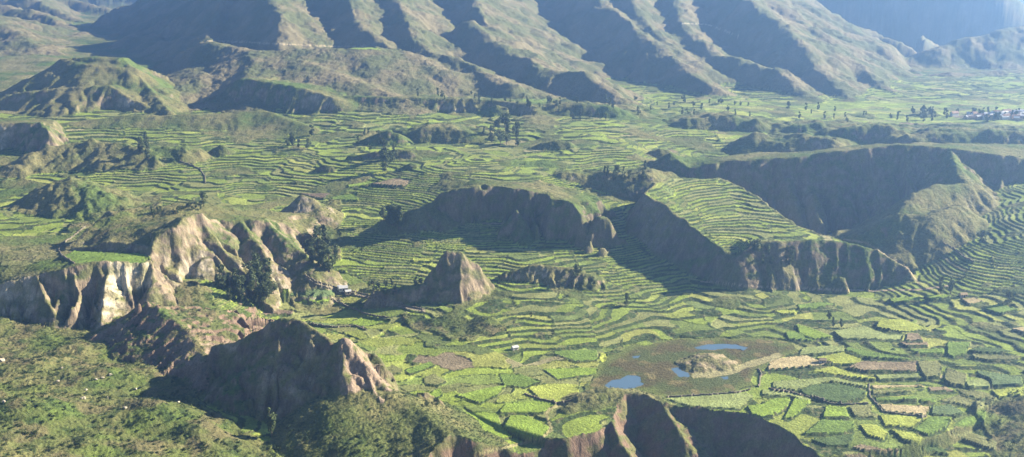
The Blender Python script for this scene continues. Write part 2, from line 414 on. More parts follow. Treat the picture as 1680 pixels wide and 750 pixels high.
# foreground bluff dropping into the gorge below the viewpoint
ridge('foreground_bluff', [(905,695,700),(938,668,713),(965,650,725),(1000,640,734),(1045,644,733),(1088,660,722)], .35, .5, flute=.3, lam=14, rnd=3, crest=.8)
gorge('foreground_bluff', [(640,800,-4),(735,752,-5),(830,739,-3),(900,722,-1),(985,702,1),(1006,694,2),(1012,660,4),(1030,646,4),(1060,648,3),(1088,662,2),(1150,668,0),(1235,682,-1),(1290,712,-4),(1330,757,-10),(1350,800,-14),(1340,1500,-100),(500,1500,-80)], 1.85, -78)
ridge('foreground_bluff', [(1086,662,722),(1102,690,706),(1125,725,692),(1170,775,675)], .75, 1.3, flute=.35, lam=12, rnd=1)
ridge('foreground_bluff', [(1004,692,690),(1015,720,679),(1042,760,664)], 1.3, 1.3, flute=.3, lam=9, rnd=.8)

hsm = hs.copy()
PX, PY = project(X, Y, hs)

# local slope of the smooth land
def slope_of(z):
    g = z.reshape(NR, NC)
    xx = X.reshape(NR, NC)
    dzr = np.gradient(g, axis=0); dzc = np.gradient(g, axis=1)
    dyr = np.gradient(Y.reshape(NR, NC), axis=0); dxc = np.gradient(xx, axis=1); dxr = np.gradient(xx, axis=0)
    gx = dzc / dxc
    gy = (dzr - gx * dxr) / dyr
    return gx.ravel(), gy.ravel()
GX, GY = slope_of(hs)
SLOPE = np.hypot(GX, GY)

def pin(poly, m=0, jit=0):
    p = np.array(poly)
    idx = np.nonzero((PX > p[:, 0].min() - m) & (PX < p[:, 0].max() + m) & (PY > p[:, 1].min() - m) & (PY < p[:, 1].max() + m))[0]
    if jit:
        return idx, _inside(poly, PX[idx] + jit * 1.6 * fbm(X[idx] / 20, Y[idx] / 20, 2, 71), PY[idx] + jit * fbm(X[idx] / 20, Y[idx] / 20, 2, 72))
    return idx, _inside(poly, PX[idx], PY[idx])
def rg(ox, oy, pts):                       # points read off an enlarged view
    return [(ox + a / 3.948, oy + b / 3.948) for a, b in pts]

# ------------------------------------------------------------------ zones
wet = [(955,645),(985,592),(1045,562),(1120,551),(1230,551),(1300,560),(1311,575),(1280,590),(1240,612),(1232,635),(1172,650),(1100,653),(1050,645),(1000,640)]
wild = np.zeros(N, np.float32)             # 1: unfarmed brush
for poly in ([(-400,535),(120,520),(300,545),(350,600),(330,660),(420,720),(480,745),(520,800),(520,1200),(-600,1200)],
             [(160,480),(245,440),(330,470),(370,520),(340,600),(180,600)],
             [(660,520),(790,520),(830,545),(770,565),(690,545)], [(1600,660),(1690,640),(1760,800),(1640,800)],
             [(110,350),(260,335),(280,370),(120,420)],[(500,340),(560,330),(560,420),(520,430)],
             [(470,700),(800,740),(780,900),(470,900)]):
    i, m = pin(poly, 0, 9); wild[i[m]] = 1
ismt = np.isin(owner, [k for k, v in OWN.items() if v.startswith('mountain')])
hill = (owner > 0) & (TERR < .5)
farm = np.where(hill | (wild > 0) | ismt | (Y < 585), 0, 1.0).astype(np.float32)
farm = np.maximum(farm, TERR)
farm = np.where((SLOPE > 0.75) & (TERR < .5), 0, farm)
farm[Y > 2250] = 0
farm[(Y > 1700) & (X < -150)] = 0
patch = fbm(X / 75, Y / 60, 3, 555)
farm = np.where((Y > 1120) & (patch < -.32) & (TERR < .5), 0, farm)
farm = np.where((Y > 760) & (patch < -.62) & (TERR < .5), 0, farm)
iw, mw = pin(wet, 0, 7)
farm[iw[mw]] = 0
# the left grazing shelf and the far left slopes
graze = np.zeros(N, np.float32)
for poly in ([(-300,395),(110,385),(250,400),(250,470),(-300,520)], [(-400,60),(90,80),(110,150),(60,185),(-400,190)]):
    i, m = pin(poly); graze[i[m]] = 1
farm[graze > 0] = 0

# terraces: level treads, steep risers
STEP = np.where(Y < 1350, 1.3, 1.9).astype(np.float32)
STEP = np.where(owner == _own('terraced_mesa'), 1.35, STEP)
bx_ = np.floor((X + .3 * (Y - 900) + fbm(X / 60, Y / 60, 2, 24) * 26) / 58); by_ = np.floor((Y + .2 * X + fbm(X / 60, Y / 60, 2, 25) * 24) / 85)
STEP = (STEP * (.78 + .55 * hash01(bx_, by_, 26))).astype(np.float32)
tq = hs / STEP + hash01(bx_, by_, 27) + fbm(X / 60, Y / 60, 2, 21) * .7 + fbm(X / 24, Y / 24, 2, 22) * .16
kk = np.floor(tq).astype(np.int32)
ff = tq - kk
RW = np.clip(np.where(Y < 1000, .29, .23) + .14 * noise(X / 30, Y / 30, 23), .1, .44)
rise = sstep(1 - RW, 1, ff)
zt = (kk + 0.12 * ff + 0.88 * rise - (tq - hs / STEP)) * STEP
bid = ((bx_ + 100) * 211 + by_ + 50).astype(np.int64)
# voronoi plots for the flatter ground
def voronoi(xx, yy, cell, seed):
    gx = np.floor(xx / cell).astype(np.int64); gy = np.floor(yy / cell).astype(np.int64)
    f1 = np.full(xx.shape, 1e9, np.float32); f2 = f1.copy(); i1 = np.zeros(xx.shape, np.int64); sx = np.zeros(xx.shape, np.float32); sy = sx.copy()
    for a in (-1, 0, 1):
        for b in (-1, 0, 1):
            cx = gx + a; cy = gy + b
            jx = (cx + .15 + .7 * hash01(cx, cy, seed)) * cell; jy = (cy + .15 + .7 * hash01(cx, cy, seed + 1)) * cell
            d = np.hypot(xx - jx, yy - jy)
            nb = d < f1
            f2 = np.where(nb, f1, np.minimum(f2, d))
            i1 = np.where(nb, cx * 4001 + cy, i1); sx = np.where(nb, jx, sx); sy = np.where(nb, jy, sy)
            f1 = np.where(nb, d, f1)
    return f2 - f1, i1, sx, sy
vor = np.zeros(N, bool)
for poly in ([(585,560),(690,545),(800,570),(860,600),(960,570),(985,590),(960,645),(900,690),(830,745),(740,750),(650,650),(600,600)],
             [(1150,165),(1760,165),(1760,225),(1180,232)], [(420,470),(560,440),(640,490),(680,520),(600,560),(480,520)]):
    i, m = pin(poly); vor[i[m]] = True
vor &= farm > .5
vi = np.nonzero(vor)[0]
wx = X[vi] + fbm(X[vi] / 30, Y[vi] / 30, 3, 91) * 12; wy = Y[vi] + fbm(X[vi] / 30, Y[vi] / 30, 3, 92) * 9
ve, vid, vsx, vsy = voronoi(wx * .55, wy * 1.25, 22.0, 5)
cx_, cy_ = vsx / .55, vsy / 1.25
vlev = tps(cx_.astype(np.float32), cy_.astype(np.float32)) + (hash01(vid, vid * 0, 8) - .5) * 1.0
ndx = np.clip((hs[vi] - vlev), -2.5, 2.5)

# hand-read plots: outline, colour key
G = {k_: tuple(min(.5, 1.3 * c_) for c_ in v_) for k_, v_ in dict(b=(.128,.180,.030), g=(.088,.132,.028), y=(.190,.215,.045), p=(.150,.175,.065), d=(.050,.075,.026), s=(.150,.118,.075), t=(.250,.205,.115), k=(.080,.112,.048), w=(.100,.076,.056), o=(.115,.120,.050)).items()}
PL = []
A8 = [("p",[(200,95),(225,45),(490,25),(497,65),(330,85)]),("y",[(310,110),(500,70),(630,100),(560,150),(370,160),(340,130)]),("t",[(10,120),(250,95),(340,130),(420,150),(260,165),(0,190)]),
("y",[(270,200),(420,165),(560,215),(700,240),(690,255),(500,230),(350,205)]),("s",[(510,175),(610,130),(740,135),(950,130),(965,195),(640,200)]),("p",[(690,225),(960,210),(1000,240),(720,255)]),
("o",[(965,130),(1090,125),(1130,170),(1110,230),(1020,245),(985,190)]),("g",[(515,40),(850,100),(960,120),(640,110),(500,60)]),("s",[(850,10),(1030,5),(1040,35),(890,35)]),("g",[(905,55),(1140,50),(1140,80),(980,80)]),
("g",[(1160,10),(1310,5),(1280,80),(1200,110),(1160,90)]),("o",[(1320,85),(1650,95),(1600,120),(1440,130),(1330,110)]),("d",[(1290,65),(1350,45),(1480,42),(1580,65),(1500,78),(1380,78)]),
("o",[(1140,250),(1160,170),(1290,215),(1270,290),(1180,285)]),("p",[(1285,260),(1380,240),(1430,265),(1440,300),(1290,300)]),("k",[(1350,190),(1640,230),(1650,280),(1450,295),(1440,250),(1360,215)]),
("y",[(1440,320),(1690,290),(1690,375),(1490,365)]),("p",[(30,265),(400,235),(640,285),(640,300),(400,262),(180,320),(30,300)]),("d",[(205,320),(300,285),(420,275),(560,300),(640,330),(600,370),(480,405),(330,380),(230,345)]),
("t",[(670,290),(1000,290),(1020,300),(850,300),(680,310)]),("s",[(1030,300),(1160,300),(1210,330),(1050,325)]),("o",[(670,320),(850,322),(1000,318),(860,335),(680,345)]),("g",[(690,370),(960,360),(970,385),(700,388)]),
("g",[(985,372),(1090,378),(1070,400),(990,395)]),("t",[(715,410),(1050,425),(1020,480),(750,455)]),("o",[(1100,390),(1240,350),(1400,395),(1410,420),(1320,470),(1290,465),(1330,430),(1200,400)]),
("k",[(1060,430),(1180,415),(1270,465),(1190,485),(1060,475)]),("o",[(1220,310),(1400,330),(1480,370),(1440,440),(1380,470),(1330,468),(1415,400),(1250,340)]),("y",[(720,480),(1010,490),(940,565),(755,545)]),
("g",[(1050,490),(1190,495),(1150,560),(1040,610),(940,575)]),("g",[(1200,540),(1290,485),(1410,480),(1400,560),(1230,555)]),("b",[(375,420),(500,430),(525,500),(355,500)]),("g",[(345,510),(550,520),(560,570),(480,600),(230,605)]),
("o",[(520,420),(680,410),(650,470),(720,480),(690,495),(560,490)]),("y",[(590,540),(700,540),(780,600),(750,640),(640,610)]),("y",[(790,570),(950,600),(1010,635),(980,665),(870,640)]),
("o",[(1170,580),(1240,570),(1480,650),(1480,705),(1400,690),(1270,640)]),("d",[(985,680),(1060,640),(1110,680),(1180,740),(1050,720)]),("s",[(540,690),(600,670),(880,725),(860,740),(600,705)]),("d",[(270,640),(560,600),(520,680),(380,680)]),
("b",[(-40,490),(-40,400),(60,370),(140,370),(130,420),(60,470)]),("p",[(-40,350),(-40,315),(180,345),(280,380),(250,400),(150,360)]),("b",[(100,505),(170,370),(270,390),(240,430),(150,500)]),("s",[(500,730),(600,735),(700,770),(520,770)])]
PL += [(c, rg(1260, 560, p)) for c, p in A8]
PL += [(c, rg(1260, 370, p)) for c, p in [("g",[(190,515),(350,500),(440,515),(300,540),(200,545)]),("y",[(30,555),(170,550),(180,570),(100,580)]),("y",[(720,620),(860,610),(1050,665),(900,690),(700,670)]),("s",[(900,700),(970,700),(1010,750),(890,750)]),
("t",[(1250,480),(1330,470),(1400,490),(1300,515)]),("t",[(1570,675),(1690,655),(1690,700)]),("p",[(420,690),(620,660),(780,710),(880,700),(860,740),(700,735),(480,740)]),("b",[(780,480),(960,460),(1020,480),(930,495),(800,505)]),
("b",[(1010,460),(1180,445),(1190,465),(1060,490)]),("g",[(1390,540),(1500,510),(1630,545),(1500,575)]),("b",[(180,640),(260,660),(420,720),(300,745),(200,700)]),("g",[(110,690),(180,690),(300,750),(130,740)])]]
PL += [(c, rg(420, 370, p)) for c, p in [("w",[(30,560),(140,540),(245,555),(230,580),(60,578)]),("k",[(195,455),(300,420),(400,395),(530,440),(480,470),(250,465)]),("b",[(600,640),(680,600),(870,615),(860,635),(700,660)]),
("k",[(330,620),(500,640),(540,660),(380,650)]),("y",[(1000,215),(1160,205),(1130,235),(1020,235)]),("b",[(330,480),(480,475),(470,500),(380,515),(250,500)]),("o",[(290,500),(480,500),(420,545),(340,530)])]]
PL += [(c, rg(840, 560, p)) for c, p in [("y",[(100,300),(250,275),(420,280),(440,350),(290,400),(180,370)]),("b",[(-40,405),(160,385),(290,410),(200,460),(-90,462)]),("b",[(-10,478),(100,480),(240,560),(200,630),(60,640),(-60,560)]),
("g",[(270,60),(550,55),(555,125),(420,135),(280,85)]),("p",[(980,370),(1520,330),(1560,360),(1480,440),(1150,420)]),("b",[(1520,420),(1700,400),(1700,490),(1560,495)]),("y",[(570,75),(620,80),(610,130),(560,135)]),("g",[(-80,215),(60,215),(190,265),(90,300),(-50,285)]),("b",[(200,180),(550,170),(545,215),(300,250)])]]
PL += [(c, rg(420, 560, p)) for c, p in [("o",[(830,180),(880,150),(950,180),(940,215),(860,215)]),("o",[(1080,240),(1150,210),(1240,260),(1180,290),(1100,275)]),("b",[(1080,370),(1190,300),(1210,350),(1120,390)]),("b",[(1180,490),(1420,450),(1560,455),(1600,560),(1660,630),(1420,665),(1320,560)]),
("g",[(960,190),(1130,130),(1160,160),(1000,220)]),("b",[(1300,350),(1500,300),(1620,285),(1560,350),(1450,400)])]]
PL += [(c, rg(840, 180, p)) for c, p in [("b",[(520,520),(560,490),(830,490),(700,530),(600,555)]),("y",[(480,38),(620,18),(662,30),(600,42)]),("y",[(1400,15),(1500,10),(1640,80),(1560,75)]),("y",[(780,485),(850,485),(830,500),(790,498)])]]
PL += [(c, rg(420, 180, p)) for c, p in [("s",[(740,490),(900,440),(1010,450),(960,500)]),("w",[(280,540),(480,540),(440,580),(380,570)]),("g",[(480,570),(650,530),(660,590),(500,590)]),("b",[(590,490),(800,450),(720,490),(600,510)]),("y",[(650,412),(780,402),(880,402),(800,424)])]]
PL += [("g", rg(0, 370, [(400,215),(480,180),(900,185),(990,215),(930,240),(700,225),(500,245)])), ("o", rg(0,370,[(10,235),(180,230),(240,245),(150,262),(0,270)])), ("b", rg(420,0,[(570,290),(640,280),(720,280),(810,325),(620,322)])),
       ("y", rg(1260,180,[(1440,130),(1560,120),(1690,118),(1690,142),(1480,142)])), ("y", rg(1260,180,[(0,60),(160,50),(240,62),(150,80),(0,85)]))]

EPS_ID = 10_000_000
fid = np.zeros(N, np.int64)                 # plot id, 0 = none
edge = np.zeros(N, np.float32)              # 1 on hedges, banks and risers
fcol = np.zeros((N, 3), np.float32)
z = hs.copy()
# 1. terraces
tm = farm > .5
tmask = tm & ~vor
ww = 42 + 75 * hash01(kk // 5, kk * 0 + 3, 4)
sx = X + fbm(X / 70, Y / 70, 3, 33) * 26 + 0.35 * (Y - 900) * (hash01(kk // 5, kk * 0, 12) - .5) * 2
sj = sx / ww + 7 * hash01(kk // 5, kk * 0 + 1, 5)
jj = np.floor(sj).astype(np.int64)
jf = np.minimum(sj - jj, 1 - (sj - jj)) * ww
# per terrace half split
hsplit = hash01(kk, jj, 15) > .55
sub = np.where(hsplit & ((sj - jj) > .5), 1, 0)
jf = np.where(hsplit, np.minimum(jf, np.abs(sj - jj - .5) * ww), jf)
tid = (kk.astype(np.int64) + 500) * 4000 + (jj + 1000) * 2 + sub + 20_000_000 + (bid % 997) * 7_000_003
z = np.where(tmask, zt, z)
fid = np.where(tmask, tid, fid)
lanes = (1 - sstep(.4, 1.3, jf)) * sstep(-.35, .15, noise(X / 18, Y / 18, 34))
edge = np.where(tmask, np.maximum(sstep(1 - RW - .10, 1 - RW, ff), lanes * .9), edge)
# 2. voronoi plots
flat = vlev + ndx * .35
eb = (1 - sstep(.4, 1.5, ve + .5 * noise(X[vi] / 4, Y[vi] / 4, 96))) * sstep(-.15, .35, noise(X[vi] / 14, Y[vi] / 14, 95)) * np.where(Y[vi] < 1200, 1, .6)
z[vi] = hs[vi] * .35 + flat * .65
fid[vi] = np.abs(vid) + EPS_ID * 4
edge[vi] = eb
# 3. hand-read plots
for q, (c, poly) in enumerate(PL):
    idx, ins = pin(poly, 6)
    if len(idx) == 0: continue
    ok = (owner[idx] == 0) | (TERR[idx] > 0) | (owner[idx] == _own('pale_cliff')) | (owner[idx] == _own('mountain_spur_west')) | (owner[idx] == _own('eroded_hill'))
    pp = [(a, b, 0) for a, b in poly]
    d, _, _, _ = _segs(pp, PX[idx].astype(np.float32) + .9 * noise(X[idx] / 6, Y[idx] / 6, 7), PY[idx].astype(np.float32) + .5 * noise(X[idx] / 6, Y[idx] / 6, 8), True)
    a = idx[ok & ins]
    if len(a) < 6: continue
    zl = np.median(hs[a])
    z[a] = .30 * hs[a] + .70 * np.clip(hs[a], zl - 1.5, zl + 1.5) * .5 + .70 * zl * .5
    z[a] += .8 if min(p_[0] for p_ in poly) > 1200 else .3
    fid[a] = 1 + q
    fcol[a] = G[c]
    edge[a] = 0
    rz = 4.2 if (min(p_[0] for p_ in poly) > 1200 and zl < 12) else 2.3
    below = _inside(poly, PX[idx], PY[idx] - rz)
    bushy = noise(X[idx] / 9, Y[idx] / 9, 97) > .12
    nb = ok & ~ins & (d < 2.2)
    edge[idx[nb & ~below & ~bushy]] *= .3
    bnd = idx[ok & (d < np.where(below, rz, 1.2)) & ~(ins & (d > .4)) & (below | bushy)]
    if len(bnd):
        edge[bnd] = np.maximum(edge[bnd], 1.0)
manual = (fid > 0) & (fid <= len(PL))
fid = np.where(edge > .5, 0, fid)
# colours of the other plots
pal = np.array([(.128,.165,.030),(.112,.145,.030),(.098,.128,.032),(.148,.172,.040),(.175,.185,.050),(.130,.138,.052),(.078,.100,.032),(.112,.122,.045),(.175,.160,.085),(.130,.105,.070)], np.float32)
pw = np.cumsum([.15,.19,.16,.13,.06,.13,.05,.12,.012,.004]); pw /= pw[-1]
hv = hash01(fid, fid // 7, 31)
ci = np.minimum(np.searchsorted(pw, hv), len(pal) - 1)
fcol = np.where(((fid > len(PL)))[:, None], pal[ci] * 1.36 * (0.85 + .3 * hash01(fid, fid // 3, 32))[:, None], fcol)

# hedges / banks get a ragged height, everything a little relief
rag2 = noise(X / 3.1, Y / 3.1, 204) + .6 * noise(X / 7, Y / 7, 205)
rag = noise(X / 1.7, Y / 1.7, 201) + .7 * noise(X / 4.5, Y / 4.5, 202)
z = z + edge * np.where(vor | manual | (lanes > .5), .7 + .35 * rag2, .2 + .3 * rag2) * (owner != _own('islet'))
rough = np.where(fid > 0, .06, .55) * np.where(ismt, 2.0, 1.0)
rough = np.where(edge > .3, .1, rough)
z = z + rough * (rag + 1.3 * noise(X / 11, Y / 11, 203)) * sstep(480, 560, Y)
z = z + wild * (owner == 0) * (fbm(X / 38, Y / 38, 2, 211) * 3.2 + ridged(X / 24, Y / 24, 2, 212) * 1.5) * sstep(540, 600, Y)
steep = sstep(.8, 1.3, SLOPE) * (owner > 0)
z = z + steep * np.where(owner == _own('foreground_bluff'), .9, 2.0) * (ridged(X / 6.5, Y / 6.5 + z / 14, 3, 221) - .4) * np.where(ismt, 2, 1)
for a_, b_, c_, d_ in ((265,690,22,9),(50,715,26,9),(180,640,24,6),(120,585,20,5),(340,715,18,6),(60,620,16,5)):
    q_ = atz(a_, b_, 16)
    z = z + d_ * np.exp(-((X - q_[0]) ** 2 + ((Y - q_[1]) * 1.2) ** 2) / c_ ** 2) * (wild > 0)
z = z + ismt * (ridged(X / 120 + fbm(X / 200, Y / 200, 2, 231) * .5, Y / 120, 3, 230) - .4) * 8 * sstep(.3, .75, SLOPE)
# the marsh is flat
ww_, wm_ = pin(wet, 0, 7)
wi = ww_[wm_]
wi = wi[(owner[wi] == 0)]
z[wi] = .30 + .16 * noise(X[wi] / 5, Y[wi] / 5, 66)
iswet = np.zeros(N, bool); iswet[wi] = True
z = z.astype(np.float32)

# ponds: hollows in the marsh
POND = [rg(840,560,[(605,285),(640,255),(700,245),(740,222),(800,222),(835,235),(830,265),(860,275),(800,300),(720,310),(620,308)]),
        rg(840,560,[(1185,40),(1260,22),(1330,18),(1440,20),(1525,42),(1490,66),(1450,48),(1390,45),(1310,55),(1200,50)]),
        rg(840,560,[(1030,178),(1075,168),(1095,190),(1140,205),(1150,228),(1085,232),(1065,210)]),
        rg(840,560,[(780,98),(830,92),(820,106),(790,112)]), rg(840,560,[(1365,232),(1400,228),(1402,244),(1370,246)])]
pond_w = []
for p in POND:
    w = [atz(a, b, 0.0) for a, b in p]
    cxp = sum(v[0] for v in w) / len(w); cyp = sum(v[1] for v in w) / len(w)
    pond_w.append([(v[0] + 3.5 * (v[0] - cxp) / (math.hypot(v[0] - cxp, v[1] - cyp) + .1), v[1] + 3.5 * (v[1] - cyp) / (math.hypot(v[0] - cxp, v[1] - cyp) + .1), 0) for v in w])
    idx = _near(w, 6)
    d, _, _, _ = _segs(w, X[idx], Y[idx], True)
    ins = _inside(w, X[idx], Y[idx])
    z[idx] = np.where(ins, np.minimum(z[idx], -.02 - .25 * np.minimum(d, 4) + .12 * noise(X[idx] / 3, Y[idx] / 3, 67)), np.where(d < 5, z[idx] * (d / 5) + (.02 + .13 * noise(X[idx] / 3, Y[idx] / 3, 67)) * (1 - d / 5), z[idx]))
    owner[idx[ins]] = 0
PX, PY = project(X, Y, z)

# ------------------------------------------------------------------ ground colours
GX, GY = slope_of(z)
GX0, GY0 = slope_of(hsm)
SL0 = np.hypot(GX0, GY0)
n1 = fbm(X / 60, Y / 60, 3, 301); n2 = fbm(X / 9, Y / 9, 3, 302); n3 = noise(X / 3.0, Y / 3.0, 303)
def mixc(a, b, t):
    return a + (b - a) * np.clip(t, 0, 1)[:, None]
def C3(c): return np.array(c, np.float32)[None, :]
col = np.repeat(C3((.085,.100,.034)), N, 0)                                   # upland grass
col = mixc(col, C3((.150,.140,.062)), sstep(-.2, .6, n1 + .4 * n2))           # dry grass
def _o(*names): return np.isin(owner, [k for k, v in OWN.items() if v in names]).astype(np.float32)
col = mixc(col, C3((.150,.132,.064)), _o('grassy_ridge_hill', 'grassy_knoll', 'conical_hill', 'eroded_hill', 'dark_front_mesa', 'spur_hill', 'pointed_knoll') * (.45 + .4 * n2))
col = mixc(col, C3((.070,.110,.026)), sstep(.1, .7, -n1 + .3 * n2) * .8)      # fresh grass
brush = sstep(.05, .5, n2 + .45 * n3)
col = mixc(col, C3((.036,.055,.020)), brush * np.where(wild > 0, .85, .45))
col = mixc(col, C3((.120,.100,.056)), (wild > 0) * .7 * sstep(.1, .5, fbm(X / 26, Y / 26, 3, 306)))
col = mixc(col, C3((.095,.130,.030)), (wild > 0) * .7 * sstep(.25, .6, fbm(X / 33, Y / 33, 2, 307)))
col = mixc(col, C3((.175,.160,.085)), (graze > 0) * .55 * sstep(-.6, .5, n1))
# bare rock on steep ground
strat = noise(X / 40 + z / 3.0, z / 2.2, 305)
rockc = mixc(np.repeat(C3((.235,.185,.132)), N, 0), C3((.125,.098,.074)), sstep(-.4, .6, n2 + .5 * strat))
rockc = mixc(rockc, C3((.32,.275,.21)), sstep(.15, .7, n1 + .3 * n3))
def owned(*names): return np.isin(owner, [k for k, v in OWN.items() if v in names])
scar = np.zeros(N, np.float32)
_i, _m = pin([(180,430),(245,428),(250,470),(210,480),(165,530),(160,525),(172,470)]); scar[_i[_m]] = 1
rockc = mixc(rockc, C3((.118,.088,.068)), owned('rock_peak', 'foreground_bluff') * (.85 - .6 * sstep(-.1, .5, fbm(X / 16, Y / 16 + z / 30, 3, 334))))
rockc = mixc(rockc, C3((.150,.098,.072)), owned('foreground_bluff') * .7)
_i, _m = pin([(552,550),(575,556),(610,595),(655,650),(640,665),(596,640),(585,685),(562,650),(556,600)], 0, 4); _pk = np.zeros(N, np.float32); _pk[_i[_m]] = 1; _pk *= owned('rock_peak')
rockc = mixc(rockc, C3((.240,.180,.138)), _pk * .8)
rockc = mixc(rockc, C3((.165,.108,.082)), owned('brown_rocky_hill').astype(np.float32) * .7)
rockc = mixc(rockc, C3((.46,.40,.30)), scar * .85)
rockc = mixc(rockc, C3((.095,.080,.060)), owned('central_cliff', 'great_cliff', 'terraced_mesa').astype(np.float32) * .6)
rk = sstep(1.05, 1.5, SL0 + .35 * n2 + .15 * n3) * (owner > 0)
rk = np.where(owned('eroded_hill', 'pale_cliff', 'rock_peak', 'foreground_bluff'), sstep(.75, 1.05, SL0 + .3 * n2 + .2 * n3), rk)
rk = rk * (.25 + .75 * sstep(-.35, .25, fbm(X / 13, Y / 13 + z / 9, 3, 333)))
rk = np.where(owned('brown_rocky_hill'), sstep(.45, .8, SL0 + .3 * n2), rk)
rk = np.maximum(rk, _pk * sstep(-.5, .1, n2 + .3 * n3))
rk = np.where(ismt, sstep(.8, 1.3, SL0 + .35 * n2) * .5, rk)
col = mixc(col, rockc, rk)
mtc = mixc(np.repeat(C3((.090,.092,.046)), N, 0), C3((.150,.125,.078)), sstep(-.4, .5, n1))
col = mixc(col, mtc, ismt * .75 * (1 - rk * .5))
# marsh, plots and banks
marsh = mixc(np.repeat(C3((.072,.060,.028)), N, 0), C3((.062,.075,.026)), sstep(-.3, .4, fbm(X / 25, Y / 25, 3, 401)))
wd = np.full(N, 50., np.float32); wd[iw], _, _, _ = _segs([(a_, b_, 0) for a_, b_ in wet], PX[iw].astype(np.float32), PY[iw].astype(np.float32), True)
marsh = mixc(marsh, C3((.095,.115,.034)), 1 - sstep(1, 15, wd + 5 * fbm(X / 12, Y / 12, 2, 403)))
marsh = mixc(marsh, C3((.130,.110,.050)), sstep(.35, .7, fbm(X / 14, Y / 14, 2, 402)))
col = np.where(iswet[:, None], marsh, col)
col = np.where((owner == _own('islet'))[:, None], mixc(np.repeat(C3((.135,.130,.058)), N, 0), C3((.24,.195,.125)), sstep(-.1, .4, n2)), col)
lush = (fid > 0)
fvar = 1 + .18 * n2 + .12 * n3 + .22 * fbm(X / 22, Y / 14, 2, 310)
col = np.where(lush[:, None], fcol * fvar[:, None], col)
bankc = mixc(np.repeat(C3((.040,.060,.020)), N, 0), C3((.105,.105,.050)), sstep(.1, .7, n3 + .6 * n2))
onfarm = (farm > .5) | manual
col = np.where((onfarm & (edge > .35))[:, None], bankc, col)
# tracks and sandy strips
PATHS = [('dirt_track', [(1150,462),(1240,470),(1330,474),(1430,477),(1512,475),(1560,468)], 1.1, (.30,.23,.16)),
         ('dirt_path', rg(840,560,[(-300,745),(-60,690),(100,655),(200,620),(255,575),(238,520),(222,470),(245,435),(350,405)]), 2.4, (.22,.20,.10)),
         ('sandy_strip', rg(840,560,[(1180,222),(1300,212),(1420,195),(1520,155),(1640,120),(1720,95)]), 5.0, (.23,.21,.11)),
         ('walled_lane', rg(420,370,[(320,335),(380,375),(540,425),(720,462),(830,505),(960,530),(1090,552)]), 2.0, (.20,.17,.13)),
         ('dirt_road', [(340,67),(420,70),(480,73),(560,77),(600,76)], .9, (.30,.25,.17)),
         ('mountain_track', [(1115,38),(1160,40),(1215,60)], .6, (.34,.30,.22)),
         ('crest_footpath', [(1385,393),(1420,398),(1460,422),(1490,440),(1512,472)], 1.2, (.26,.21,.13))]
pth = np.zeros(N, np.int8)
for q, (nm, pl, w, c) in enumerate(PATHS):
    p = np.array(pl)
    idx = np.nonzero((PX > p[:, 0].min() - 8) & (PX < p[:, 0].max() + 8) & (PY > p[:, 1].min() - 8) & (PY < p[:, 1].max() + 8))[0]
    d, _, _, _ = _segs([(a, b, 0) for a, b in pl], PX[idx].astype(np.float32), PY[idx].astype(np.float32), False)
    m = idx[d < w * (1 + .3 * noise(X[idx] / 8, Y[idx] / 8, 5))]
    pth[m] = q + 1
    col[m] = np.array(c) * (1 + .12 * n2[m])[:, None]
    fid[m] = 0
    rk[m] = 0
col = np.clip(col, .01, .8).astype(np.float32)
rockw = np.clip(rk, 0, 1).astype(np.float32)
rockw[lush] = 0

